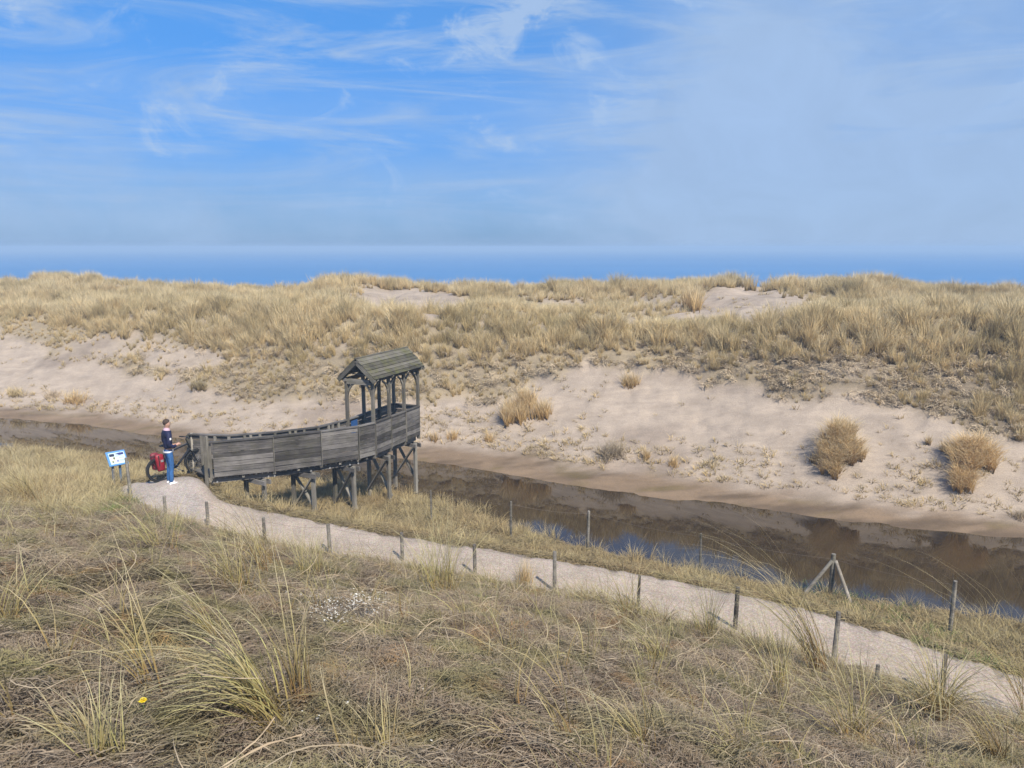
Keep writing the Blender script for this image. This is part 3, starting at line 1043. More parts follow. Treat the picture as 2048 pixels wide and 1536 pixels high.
# foreground slope ----------------------------------------------------------
def foreground():
    m1 = [raw_mesh('mat', join_data(litter(290, .20, .075, .0031, seed=s + 200, zmax=.045), blades(34, .085, .9, .0032, droop=.7, rootr=.18, segs=2, seed=s + 210)), M['matted']) for s in range(4)]
    m1b = [raw_mesh('mat_led', litter(190, .20, .17, .0034, seed=s + 220, zmax=.06, lead=.75), M['matted']) for s in range(2)]
    X, Y = cand(17000, 1.9, 17.5, half=.76, pad=.6)
    Z = H(X, Y)
    px, py, y5, y6, y7, y8, y9, dense = zone(X, Y, Z)
    on = onpath(X, Y, .08)
    shell = ((px - 695) / 125) ** 2 + ((py - 1222) / 42) ** 2 + fbm(X / .3, Y / .3, 76) * 2.2
    keep = (Y < y9 + .05) & (on < .3) & ((shell > 1) | (rng.random(len(X)) < .12))
    X, Y, Z, px = X[keep], Y[keep], Z[keep], px[keep]
    n = len(X)
    led = (fbm(X / .9, Y / .9, 71) > -.04) & (rng.random(n) < .75)
    idx = np.where(led, 4 + rng.integers(0, 2, n), rng.integers(0, 4, n))
    rt = rand_rot(n, .12)
    rt[led, 2] = rng.normal(0, .3, led.sum()) + fbm(X[led] / 2, Y[led] / 2, 75) * 1.6
    # follow the slope
    rt[:, 0] -= .30
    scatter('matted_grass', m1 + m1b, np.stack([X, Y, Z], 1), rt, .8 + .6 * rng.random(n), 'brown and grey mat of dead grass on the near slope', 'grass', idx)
    mlong = [raw_mesh('fallen', litter(12, .30, .40, .0036, seed=s + 260, zmax=.08, lead=.9 if s % 2 else None, seg=7, bow=.6), M['fallen']) for s in range(4)]
    X, Y = cand(1500, 2.2, 17.0, half=.76, pad=.6)
    Z = H(X, Y)
    _, _, y5, y6, y7, y8, y9, dense = zone(X, Y, Z)
    keep = (Y < y9 - .1) & (onpath(X, Y, .1) < .3) & (rng.random(len(X)) < .2 + .8 * smoothstep(-.05, .12, fbm(X / 1.0, Y / 1.0, 77)))
    X, Y, Z = X[keep], Y[keep], Z[keep]
    rt = rand_rot(len(X), .15)
    rt[:, 0] -= .3
    scatter('fallen_blades', mlong, np.stack([X, Y, Z + .03], 1), rt, .6 + .8 * rng.random(len(X)), 'long pale fallen marram blades lying across the near slope', 'grass')
    # short living tufts
    m2 = [raw_mesh('short', blades(44, .13, .55, .0042, droop=.5, rootr=.09, segs=3, seed=s + 230), M['short_green']) for s in range(3)]
    X, Y = cand(9000, 1.9, 17.5, half=.76, pad=.6)
    Z = H(X, Y)
    _, _, y5, y6, y7, y8, y9, dense = zone(X, Y, Z)
    keep = (Y < y9 - .05) & (onpath(X, Y, .08) < .3) & (rng.random(len(X)) < .14 + .62 * smoothstep(.0, .16, fbm(X / .7, Y / .7, 72)))
    X, Y, Z = X[keep], Y[keep], Z[keep]
    scatter('short_turf', m2, np.stack([X, Y, Z], 1), rand_rot(len(X), .2), .5 + .8 * rng.random(len(X)), 'short olive green blades growing through the dead grass of the near slope', 'turf')
    # rosettes of dark green herbs
    mh = [raw_mesh('rosette', blades(18, .055, 1.0, .013, droop=.9, rootr=.012, segs=3, seed=s + 270, rl=None), M['herb']) for s in range(3)]
    X, Y = cand(5200, 1.9, 16, half=.76, pad=.6)
    Z = H(X, Y)
    _, _, y5, y6, y7, y8, y9, dense = zone(X, Y, Z)
    keep = (Y < y9 - .1) & (onpath(X, Y, .08) < .3) & (rng.random(len(X)) < .04 + .8 * smoothstep(.08, .2, fbm(X / .6, Y / .6, 78)))
    X, Y, Z = X[keep], Y[keep], Z[keep]
    scatter('low_herbs', mh, np.stack([X, Y, Z + .04], 1), rand_rot(len(X), .25), .7 + .9 * rng.random(len(X)), 'small dark green rosettes of herbs in patches on the near slope', 'herbs')
    # thin tall stalks standing everywhere
    m3 = [raw_mesh('stalks', blades(9, .60, .32, .0056, lean=(-.25, .05), droop=.5, rootr=.07, segs=6, seed=s + 240), M['marram_near']) for s in range(5)]
    X, Y = cand(4600, 2.4, 17.5, half=.76, pad=.6)
    Z = H(X, Y)
    px, py, y5, y6, y7, y8, y9, dense = zone(X, Y, Z)
    e = smoothstep(4.5, .5, y9 - Y)
    left = smoothstep(520, 250, px)
    keep = (Y < y9) & (onpath(X, Y, .05) < .3) & (rng.random(len(X)) < (.20 + .75 * e) * (.5 + smoothstep(-.05, .15, fbm(X / 1.1, Y / 1.1, 73)))) & (((px - 640) / 300) ** 2 + ((py - 1340) / 110) ** 2 > .4 + rng.random(len(X)) * .5)
    X, Y, Z = X[keep], Y[keep], Z[keep]
    scatter('marram_stalks', m3, np.stack([X, Y, Z], 1), rand_rot(len(X), .18) * np.array((1, 1, .12)), .6 + .8 * rng.random(len(X)), 'thin arching marram stalks scattered over the near slope', 'grass')
    m4 = [raw_mesh('edge_tuft', blades(50, .60, .32, .0072, lean=(-.35, 0), droop=.55, rootr=.10, segs=4, seed=s + 250), M['marram_near']) for s in range(4)]
    X, Y = cand(2600, 7, 19, half=.76, pad=.6)
    Z = H(X, Y)
    px, py, y5, y6, y7, y8, y9, dense = zone(X, Y, Z)
    e = smoothstep(3.0, .6, y9 - Y)
    keep = (Y < y9 - .1) & (onpath(X, Y, .05) < .3) & (rng.random(len(X)) < e * 1.15 * smoothstep(-.05, .15, fbm(X / .9, Y / .9, 74)))
    X, Y, Z = X[keep], Y[keep], Z[keep]
    scatter('marram_fringe', m4, np.stack([X, Y, Z], 1), rand_rot(len(X), .12) * np.array((1, 1, .2)), .55 + .6 * rng.random(len(X)), 'fringe of marram clumps along the near side of the gravel path', 'grass')


foreground()


def shells():
    """white shell fragments: tiny cupped flakes"""
    me_list = []
    for s in range(3):
        g = np.random.default_rng(300 + s)
        V = [(0, 0, .35)]
        for k in range(7):
            a = k / 7 * 6.283
            V.append((math.cos(a) * (.8 + .4 * g.random()), math.sin(a) * (.6 + .3 * g.random()), g.random() * .1))
        Fc = [(0, 1 + k, 1 + (k + 1) % 7) for k in range(7)]
        me = bpy.data.meshes.new('shell')
        me.from_pydata(V, [], Fc)
        me.materials.append(M_shell)
        me_list.append(me)
    P = []
    S = []

    def patch(cx, cy, rx, ry, n, s0, s1):
        for i in range(n):
            a = rng.random() * 6.283
            r = rng.random() ** .6
            p = hit(cx + rx * r * math.cos(a), cy + ry * r * math.sin(a))
            p[2] += .065
            P.append(p)
            S.append(s0 + (s1 - s0) * rng.random() ** 2)
    patch(705, 1226, 110, 32, 520, .005, .014)
    patch(655, 1198, 120, 18, 180, .005, .015)
    patch(590, 1192, 25, 10, 30, .012, .026)
    patch(740, 1210, 40, 25, 70, .010, .022)
    patch(1350, 1298, 35, 16, 26, .012, .028)
    patch(190, 1240, 90, 22, 22, .012, .026)
    patch(1010, 1260, 50, 14, 14, .009, .020)
    patch(820, 1400, 420, 110, 26, .009, .020)
    patch(1500, 1400, 420, 100, 20, .009, .020)
    patch(300, 1370, 60, 30, 8, .009, .020)
    scatter('shell_fragments', me_list, np.array(P), rand_rot(len(P), .5), np.array(S), 'white shell fragments strewn in a bare patch of the near slope', 'shells')


M_shell = flat_mat('shell_white', (.56, .53, .47), .5, var=.2, scale=60)
shells()


# ------------------------------------------------------------------ individual tufts
def tuft_thing(name, label, cat, roots, mat, nb, height, width, spread=.35, droop=.45, lean=(0, 0), segs=4, group=None, seed=0, rr=.1, hv=.35):
    """roots: pixel ellipses (px, py, rx, ry) on the ground the blades stand in"""
    g = np.random.default_rng(seed + 500)
    pts = []
    for (cx, cy, rx, ry) in roots:
        for i in range(max(3, int((12 if rr > .045 else 4) * max(1, rx / 6)))):
            a = g.random() * 6.283
            r = math.sqrt(g.random())
            qy = cy + ry * r * math.sin(a)
            q = hit(cx + rx * r * math.cos(a), qy)
            while q[1] > 80 and qy < cy + 60:
                qy += 3
                q = hit(cx + rx * r * math.cos(a), qy)
            pts.append(q)
    pts = np.array(pts)
    md = np.median(pts, 0)
    pts = pts[np.hypot(pts[:, 0] - md[0], pts[:, 1] - md[1]) < 2.6]
    o = pts[:, :].mean(0)
    o[2] = pts[:, 2].min()
    jit = (pts - o)
    jit[:, 2] -= .03
    if rr:
        jit = np.repeat(jit, 3, 0)
        jit[:, :2] += g.normal(0, rr, (len(jit), 2))
    d = blades(nb, height, spread, width, lean=lean, droop=droop, segs=segs, seed=seed, root_pts=jit, hv=hv)
    me = raw_mesh(name, d, mat)
    ob = bpy.data.objects.new(name, me)
    ob.location = o
    link(ob)
    return tag(ob, label, cat, group)


G1 = 'grass clumps standing on the sand slope'
tuft_thing('grass_clump', 'largest golden grass clump on the sand, drooping to a point above its reflection', 'grass clump', [(1672, 905, 34, 34), (1684, 872, 22, 12), (1662, 946, 18, 14), (1706, 912, 24, 20), (1672, 905, 34, 34)], M['marram_gold'], 4200, .74, .014, .15, .5, lean=(-.15, -.2), group=G1, seed=1, rr=.04)
tuft_thing('grass_clump', 'small brown grass clump at the left foot of the largest golden one', 'grass clump', [(1630, 925, 12, 6)], M['marram_gold'], 150, .42, .013, .3, .4, group=G1, seed=2, rr=.05)
tuft_thing('grass_clump', 'tall golden brown clump near the right edge with a bare notch below', 'grass clump', [(1928, 945, 24, 36), (1950, 912, 40, 18), (1984, 930, 15, 16), (1924, 980, 15, 10), (1940, 925, 34, 26)], M['marram_gold'], 4200, .74, .014, .15, .5, lean=(-.15, -.2), group=G1, seed=3, rr=.04)
tuft_thing('grass_clump', 'small clump just left of the tall clump with the bare notch', 'grass clump', [(1895, 903, 12, 5)], M['marram_gold'], 170, .45, .013, .3, .4, group=G1, seed=4, rr=.05)
tuft_thing('grass_clump', 'tiny lone orange clump on bare sand between the two big golden clumps', 'grass clump', [(1852, 889, 6, 3)], M['marram_gold'], 70, .36, .013, .25, .3, group=G1, seed=5, rr=.03)
tuft_thing('grass_clump', 'wide straw clump on the slope to the right of the lookout hut', 'grass clump', [(1035, 835, 22, 18), (1052, 812, 16, 10), (1085, 835, 12, 8), (1015, 845, 8, 8)], M['marram_gold'], 2200, .75, .016, .14, .4, lean=(-.1, 0), group=G1, seed=6, rr=.08)
tuft_thing('grass_clump', 'ragged orange clump hanging at the top edge of the bare sand', 'grass clump', [(1258, 770, 14, 8)], M['marram_gold'], 300, .60, .016, .3, .35, group=G1, seed=7, rr=.06)
tuft_thing('grass_clump', 'round grey twiggy clump on the lower sand, the only grey one', 'grass clump', [(1222, 912, 24, 8)], M['grey_twigs'], 520, .60, .012, .45, .3, group=G1, seed=8, rr=.08)
tuft_thing('grass_clump', 'small pointed orange clump beside the round grey clump', 'grass clump', [(1293, 918, 7, 4)], M['marram_gold'], 120, .48, .013, .2, .3, group=G1, seed=9, rr=.04)
tuft_thing('grass_clump', 'low wispy clump third in the row after the grey and pointed ones', 'grass clump', [(1345, 932, 8, 4)], M['marram_gold'], 100, .46, .013, .3, .3, group=G1, seed=10, rr=.05)
tuft_thing('grass_clump', 'slim clump on the sand nearest the end of the lookout platform', 'grass clump', [(869, 882, 6, 3)], M['marram_gold'], 100, .46, .014, .25, .3, group=G1, seed=11, rr=.05)
tuft_thing('grass_clump', 'second clump on the sand from the end of the lookout platform', 'grass clump', [(905, 878, 8, 3)], M['marram_gold'], 130, .46, .014, .3, .3, group=G1, seed=12, rr=.05)
tuft_thing('grass_clump', 'third clump from the platform end, straddling the foot of the sand', 'grass clump', [(980, 880, 9, 4)], M['marram_gold'], 130, .40, .014, .4, .4, group=G1, seed=13, rr=.05)
tuft_thing('grass_clump', 'brown clump on the sand at the far left, behind the lake', 'grass clump', [(148, 806, 18, 5)], M['marram_gold'], 260, .62, .018, .35, .35, group=G1, seed=14, rr=.1)
tuft_thing('grass_clump', 'dark dry clump just left of the brown clump at the far left', 'grass clump', [(103, 794, 10, 4)], M['grey_twigs'], 160, .42, .018, .5, .4, group=G1, seed=15, rr=.1)
tuft_thing('grass_clump', 'olive topped clump on a sand hummock above the ramp', 'grass clump', [(397, 778, 12, 4)], M['marsh'], 280, .50, .018, .4, .4, group=G1, seed=16, rr=.1)
tuft_thing('grass_clump', 'pale low clump at the left edge at the foot of the sand', 'grass clump', [(30, 790, 18, 5)], M['marram_far'], 240, .5, .018, .4, .4, group=G1, seed=17, rr=.1)
tuft_thing('grass_clump', 'tall golden clump on the dune top beside the upper sand bowl', 'grass clump', [(1385, 622, 12, 7)], M['marram_gold'], 520, 1.25, .022, .2, .3, group=G1, seed=18, rr=.12)
tuft_thing('grass_clump', 'dark clump at the right edge by the shore of the lake', 'grass clump', [(2042, 1036, 12, 4)], M['grey_twigs'], 200, .32, .012, .4, .4, group=G1, seed=19, rr=.06)
tuft_thing('grass_clump', 'low spreading clump on the shore right of the largest golden clump', 'grass clump', [(1822, 1008, 24, 6)], M['marram_far'], 170, .24, .010, .6, .5, group=G1, seed=20, rr=.10)
tuft_thing('grass_clump', 'straw clump on the skyline of the dune, left of the hut roof', 'grass clump', [(660, 582, 30, 4)], M['marram_far'], 500, 1.15, .024, .3, .3, group=G1, seed=21, rr=.25)
tuft_thing('grass_clump', 'rounded green grey clump below the skyline clump left of the hut', 'grass clump', [(662, 606, 20, 4)], M['marsh'], 420, .9, .022, .4, .4, group=G1, seed=22, rr=.2)
tuft_thing('grass_clump', 'small brown clump on the distant white sand at upper left', 'grass clump', [(228, 584, 9, 3)], M['marram_gold'], 200, .8, .022, .4, .3, group=G1, seed=23, rr=.12)
tuft_thing('grass_clump', 'dark green clump on the skyline right of the tall golden dune top clump', 'grass clump', [(1462, 571, 26, 3)], M['marsh'], 460, .95, .022, .3, .3, group=G1, seed=24, rr=.25)
tuft_thing('grass_clump', 'pale dome shaped clump on the skyline left of the tall golden dune top clump', 'grass clump', [(1238, 579, 16, 3)], M['marram_far'], 460, 1.1, .024, .3, .3, group=G1, seed=25, rr=.25)
tuft_thing('grass_clump', 'small dark skyline clump just right of the upper sand bowl', 'grass clump', [(1652, 582, 14, 3)], M['marsh'], 300, .75, .022, .3, .3, group=G1, seed=26, rr=.2)
tuft_thing('grass_clump', 'dark bushy skyline clump, second one right of the upper sand bowl', 'grass clump', [(1700, 588, 18, 4)], M['marsh'], 380, .9, .022, .3, .3, group=G1, seed=27, rr=.2)
tuft_thing('grass_clump', 'straw clump on the skyline above and right of the hut roof', 'grass clump', [(968, 583, 14, 3)], M['marram_far'], 380, .95, .022, .3, .3, group=G1, seed=28, rr=.2)
G2 = 'tall marram tufts on the near slope'


def near(label, base, top, nb, width=.0052, spread=.22, droop=.5, lean=(0, 0), seed=0, mat='marram_near', rr=.035, r=(10, 5), segs=9, hv=.3, h=None):
    p = hit(*base)
    if h is None:
        q = at_d(top[0], top[1], p[1])
        h = math.dist(p, q) * (1.12 if droop < .5 else 1.5)
    return tuft_thing('marram_tuft', label, 'grass tuft', [(base[0], base[1], r[0], r[1])], M[mat], int(nb * 1.7), h, width * 1.1, spread, droop, lean, segs, G2, seed, rr, hv)


near('large tuft at lower left of centre with blades sweeping left in long arches', (548, 1450), (400, 1240), 74, .0062, .16, .85, (-.75, .05), 31, r=(22, 30))
near('upright tuft of stiff straw blades right behind the sweeping tuft at lower left', (600, 1400), (560, 1150), 26, .0055, .10, .25, (-.15, 0), 32, r=(18, 12))
near('orange based tuft in the bottom left corner arching to the left edge', (172, 1500), (60, 1420), 34, .006, .16, .95, (-.85, .1), 33, r=(14, 12))
near('straight thin tuft with reddish foot beside the bottom left arching tuft', (218, 1536), (190, 1360), 34, .005, .14, .2, (-.1, 0), 34)
near('green and orange tuft rising over the path at the centre, the tallest on its edge', (880, 1190), (880, 1050), 80, .0080, .22, .35, (.02, 0), 35, r=(34, 10), rr=.06)
near('long tuft in front of the braced post whose blades lean far left over the path', (1640, 1350), (1480, 1150), 44, .0066, .10, .62, (-.75, .05), 36, r=(16, 10))
near('dark thin tuft left of the long leaning one, crossing the path edge', (1560, 1400), (1530, 1230), 40, .006, .16, .35, (-.3, 0), 37)
near('dense orange brown tuft at lower right with arches to both sides', (1872, 1440), (1860, 1290), 120, .0066, .30, .75, (0, 0), 38, r=(18, 16), rr=.03)
near('tuft at the right edge throwing long arches to the left over the water', (2060, 1440), (1960, 1230), 34, .0062, .16, .80, (-.6, .05), 39, r=(20, 16))
near('pair of lone blades curving up from the lower middle of the slope', (1125, 1500), (1075, 1320), 9, .006, .06, .55, (-.5, 0), 40, r=(4, 4))
near('tuft by the path whose blades lean left, below the ramp', (540, 1150), (440, 1050), 50, .008, .22, .55, (-.6, 0), 41, r=(18, 10), rr=.06)
near('tuft of pale arches at the left edge of the marsh', (60, 1010), (20, 925), 90, .009, .25, .7, (-.6, 0), 42, r=(34, 8), rr=.12)
near('loose tuft left of the tall thin stake at the middle of the path', (1262, 1235), (1215, 1140), 34, .0065, .28, .6, (-.4, 0), 43)
near('tuft with two long blades arching left across the upper slope at left', (312, 1400), (215, 1190), 14, .0058, .08, .6, (-.55, 0), 44, r=(6, 5))
near('short blue green tuft in the middle of the near slope', (780, 1290), (770, 1225), 34, .005, .22, .3, (-.2, 0), 45)
near('reddish dry tuft standing at the near edge of the path', (1048, 1170), (1046, 1125), 90, .008, .22, .15, (0, 0), 46, mat='marram_gold', r=(12, 4), rr=.03)
near('tuft with white arching blades in the grass below the middle of the path', (1320, 1330), (1260, 1250), 40, .005, .3, .8, (-.5, 0), 47)
near('broad flattened tuft at the bottom edge, right of centre', (1480, 1520), (1440, 1420), 60, .0048, .45, .9, (-.6, 0), 48, r=(30, 16))
near('straw tuft on the slope above the shell patch', (620, 1165), (560, 1080), 50, .0075, .25, .4, (-.3, 0), 49, r=(18, 8), rr=.06)
near('single arching stalk bent to the left at the bottom of the slope', (1010, 1500), (950, 1420), 7, .0055, .1, .9, (-.7, 0), 50, r=(4, 4))
near('thin tuft crossing the path between two stakes, right of centre', (1420, 1290), (1410, 1130), 22, .0062, .12, .35, (-.15, 0), 51)
near('sparse tall tuft at the left edge halfway up the slope', (20, 1260), (0, 1140), 28, .0058, .2, .5, (-.2, 0), 52, r=(14, 8))

near('low pale tuft at the bottom edge left of the broad flattened tuft', (1290, 1510), (1230, 1400), 40, .005, .25, .8, (-.6, 0), 53, r=(14, 8))
near('brown footed tuft at the bottom edge, below the thick stake', (1710, 1500), (1690, 1360), 60, .0056, .22, .6, (-.3, 0), 54, r=(16, 8))
near('straw tuft in the bottom right corner bending toward the middle', (1990, 1530), (1900, 1400), 50, .0056, .22, .8, (-.7, 0), 55, r=(16, 8))
near('grey straw tuft at the bottom edge right of the sweeping lower left tuft', (760, 1530), (700, 1420), 44, .005, .3, .7, (-.5, 0), 56, r=(16, 8))
near('loose arching tuft just above the sweeping lower left tuft', (440, 1300), (340, 1180), 26, .0056, .14, .8, (-.8, 0), 57, r=(10, 8))
near('green footed tuft under the first stakes of the near row', (330, 1120), (270, 1030), 44, .0072, .25, .7, (-.5, 0), 58, r=(20, 8), rr=.06)
near('orange footed tuft between the green footed tuft and the shell patch', (480, 1190), (420, 1080), 40, .0068, .2, .6, (-.5, 0), 59, r=(14, 8), rr=.05)


# ------------------------------------------------------------------ timber parts
def box_mesh(name, mat, bev=.0):
    me = bpy.data.meshes.new(name)
    v = [(x, y, z) for x in (-.5, .5) for y in (-.5, .5) for z in (-.5, .5)]
    f = [(0, 1, 3, 2), (4, 6, 7, 5), (0, 4, 5, 1), (2, 3, 7, 6), (0, 2, 6, 4), (1, 5, 7, 3)]
    me.from_pydata(v, [], f)
    me.materials.append(mat)
    return me


BOX = {k: box_mesh('timber_' + k, M[k]) for k in ('wood', 'post', 'roof', 'stake', 'pale')}


def beam(name, p0, p1, w, h, mat, parent, up=(0, 0, 1), label=None):
    """a squared timber from p0 to p1; w across, h along up"""
    p0 = Vector(p0)
    p1 = Vector(p1)
    d = p1 - p0
    x = d.normalized()
    upv = Vector(up)
    y = upv.cross(x)
    if y.length < 1e-4:
        y = Vector((0, 1, 0)).cross(x)
    y.normalize()
    z = x.cross(y)
    Mx = Matrix((x, y, z)).transposed().to_4x4()
    o = bpy.data.objects.new(name, BOX[mat])
    o.matrix_world = Matrix.Translation((p0 + p1) / 2) @ Mx @ Matrix.Diagonal((d.length, w, h, 1))
    link(o)
    if parent is not None:
        mw = o.matrix_world.copy()
        o.parent = parent
        o.matrix_local = parent_inv[parent.name] @ mw
    if label:
        o['label'] = label
    return o


parent_inv = {}


def tube_data(p0, p1, r0, r1, n=10, cap=True):
    p0 = np.array(p0, float)
    p1 = np.array(p1, float)
    d = p1 - p0
    d /= np.linalg.norm(d)
    a = np.cross(d, (0, 0, 1.0))
    if np.linalg.norm(a) < 1e-3:
        a = np.cross(d, (0, 1.0, 0))
    a /= np.linalg.norm(a)
    b = np.cross(d, a)
    V = []
    for p, r in ((p0, r0), (p1, r1)):
        for k in range(n):
            t = k / n * 2 * math.pi
            V.append(p + r * (a * math.cos(t) + b * math.sin(t)))
    Fc = [(k, (k + 1) % n, n + (k + 1) % n, n + k) for k in range(n)]
    if cap:
        Fc += [tuple(range(n))[::-1], tuple(range(n, 2 * n))]
    return V, Fc


def cat_(*ds):
    V, Fc = [], []
    for v, f in ds:
        off = len(V)
        V += list(v)
        Fc += [tuple(i + off for i in q) for q in f]
    return V, Fc


# ------------------------------------------------------------------ fence stakes
def stake(label, px, ytop, ybot, group, r=.045, lean=0.0, mat='stake', name='fence_post'):
    p = hit(px, ybot)
    q = at_d(px, ytop, p[1])
    h = q[2] - p[2]
    r = r * .82
    g = np.random.default_rng(int(px))
    n = 10
    V = []
    rings = [(-.25, 1.0), (h * .33, 1.02), (h * .7, .97), (h - .01, .95), (h, .8)]
    ax, ay = g.normal(0, .018) + lean, g.normal(0, .018)
    for z, s in rings:
        for k in range(n):
            t = k / n * 6.283
            rr = r * s * (1 + .08 * math.sin(3 * t + px) + g.normal(0, .03))
            V.append((rr * math.cos(t) + ax * z, rr * math.sin(t) + ay * z, z + (g.normal(0, .006) if z > h - .02 else 0)))
    Fc = []
    for j in range(len(rings) - 1):
        for k in range(n):
            Fc.append((j * n + k, j * n + (k + 1) % n, (j + 1) * n + (k + 1) % n, (j + 1) * n + k))
    Fc.append(tuple(range((len(rings) - 1) * n, len(rings) * n)))
    o = mesh_obj(name, V, Fc, M[mat])
    o.location = p
    tag(o, label, 'post', group)
    return (p[0] + ax * (h - .08), p[1] + ay * (h - .08), p[2] + h - .08), p, h


GF = 'low fence posts along the near side of the path'
front = []
for px, a, b, r, lab in [(332, 992, 1040, .045, 'low stake in front of the man, first of the near row'), (417, 1003, 1058, .045, 'low stake at the near edge of the path below the ramp entrance'),
                         (530, 1035, 1090, .045, 'mossy low stake half hidden in grass below the ramp'), (660, 1047, 1110, .05, 'low grey stake below the middle leg pair of the lookout'), (805, 1065, 1124, .045, 'thin low stake left of the green and orange tuft'),
                         (950, 1088, 1152, .045, 'low dark stake right of the green and orange tuft'), (1109, 1103, 1185, .045, 'grey stake just right of the reddish dry tuft'), (1276, 1150, 1216, .032, 'thinnest stake of the near row, reddish at its foot'),
                         (1470, 1175, 1262, .048, 'stout dark stake in front of the widest blue water'), (1667, 1225, 1326, .05, 'thick stake on the near side, below the braced post'), (1882, 1312, 1402, .042, 'greenish stake hidden behind the dense orange brown tuft')]:
    front.append(stake(lab, px, a, b, GF, r))
stake('short dark stub sticking out of the grass between the two right near stakes', 1750, 1328, 1384, GF, .03)
GB = 'fence posts along the lake side of the path'
back = []
for px, a, b, r, lab in [(863, 980, 1046, .03, 'faint thin post just right of the lookout legs'), (1022, 1002, 1082, .04, 'grey post on the lake side left of the blue water, first bright one'), (1175, 1022, 1104, .045, 'grey post where the blue water begins'),
                         (1400, 1068, 1150, .035, 'slender post standing against the right end of the bright blue water')]:
    back.append(stake(lab, px, a, b, GB, r, mat='post'))

# braced corner post
def braced():
    p = hit(1660, 1196)
    top = at_d(1661, 1108, p[1])
    h = top[2] - p[2]
    t = thing('braced_post', p, 'braced corner post with two slanting struts beside the lake', 'post', GB)
    bpy.context.view_layer.update()
    V, Fc = tube_data((0, 0, -.2), (0.01, 0, h), .055, .05, 12)
    mesh_obj('post', V, Fc, M['post'], t)
    for (px, py) in ((1602, 1192), (1706, 1214)):
        q = hit(px, py) - p
        V, Fc = tube_data((q[0], q[1], q[2] - .05), (0.01 + .04 * np.sign(q[0]), -.03, h * .86), .042, .038, 10)
        mesh_obj('strut', V, Fc, M['pale' if q[0] > 0 else 'post'], t)
    return (p[0], p[1], p[2] + h - .12), p, h


bc = braced()
back.append(bc)
back.append(stake('tall dark post on the lake side near the right edge', 1899, 1163, 1275, GB, .05))


def wire(name, label, pts, r=.0022):
    V, Fc = [], []
    P = []
    for a, b in zip(pts[:-1], pts[1:]):
        a = np.array(a)
        b = np.array(b)
        for k in range(6):
            t = k / 6
            q = a * (1 - t) + b * t
            q[2] -= .06 * 4 * t * (1 - t)
            P.append(q)
    P.append(np.array(pts[-1]))
    n = 5
    for i, q in enumerate(P):
        d = P[min(i + 1, len(P) - 1)] - P[max(i - 1, 0)]
        d /= np.linalg.norm(d)
        s = np.cross(d, (0, 0, 1))
        s /= np.linalg.norm(s)
        u2 = np.cross(s, d)
        for k in range(n):
            t = k / n * 6.283
            V.append(q + r * (s * math.cos(t) + u2 * math.sin(t)))
    for i in range(len(P) - 1):
        for k in range(n):
            Fc.append((i * n + k, i * n + (k + 1) % n, (i + 1) * n + (k + 1) % n, (i + 1) * n + k))
    o = mesh_obj(name, V, Fc, M['wire'], origin=P[0])
    return tag(o, label, 'wire', 'fence wires')


M['wire'] = flat_mat('rusty_wire', (.16, .13, .11), .6, .4)
wire('fence_wire', 'thin wire strung between the posts on the lake side', [b[0] for b in back], .003)
wire('fence_wire', 'thin wire strung along the low stakes on the near side of the path', [b[0] for b in front], .0018)

# posts by the sign and the ramp
GS = 'posts round the ramp entrance'
stake('tall square grey post standing on the gravel right of the information sign', 263, 916, 1004, GS, .045, lean=-.03, mat='post')
stake('very thin grey post behind the rear wheel of the bicycle', 314, 905, 955, GS, .022, mat='post')
stake('short dark post hidden behind the legs of the information sign', 230, 938, 976, GS, .03)


# ------------------------------------------------------------------ the lookout: ramp and hut on stilts
DK = 1.93            # deck height
RT = DK + .95        # rail top
near_px = [(418, 884), (545, 873), (640, 862), (714, 852)]
NR = [np.array(at_z(px, py, RT))[:2] for px, py in near_px]
ho = np.array((-4.12, 22.32))
ha = .405
hd = np.array((math.sin(ha), math.cos(ha)))
hn = np.array((-math.cos(ha), math.sin(ha)))
HW, HL = .92, 2.62
NR += [ho + hd * HL * k / 3 for k in range(4)]
far_px = [(366, 880), (458, 871), (550, 864), (636, 854)]
FR = [np.array(at_z(px, py, RT))[:2] for px, py in far_px]
FR[0] = np.array(at_d(376, 879, 20.85))[:2]
FR += [ho + hn * HW + hd * HL * k / 3 for k in range(4)]
EV = 4.17
RG = 4.74


def P3(p, z):
    return (float(p[0]), float(p[1]), float(z))


base_loc = (float(ho[0]), float(ho[1]), 0.0)
look = thing('lookout_platform', base_loc, 'weathered wooden lookout hut on stilts with a curved boarded ramp', 'lookout')
parent_inv[look.name] = Matrix.Translation(base_loc).inverted()


def bm(name, p0, p1, w, h, mat='wood', up=(0, 0, 1), label=None):
    return beam(name, p0, p1, w, h, mat, look, up, label)


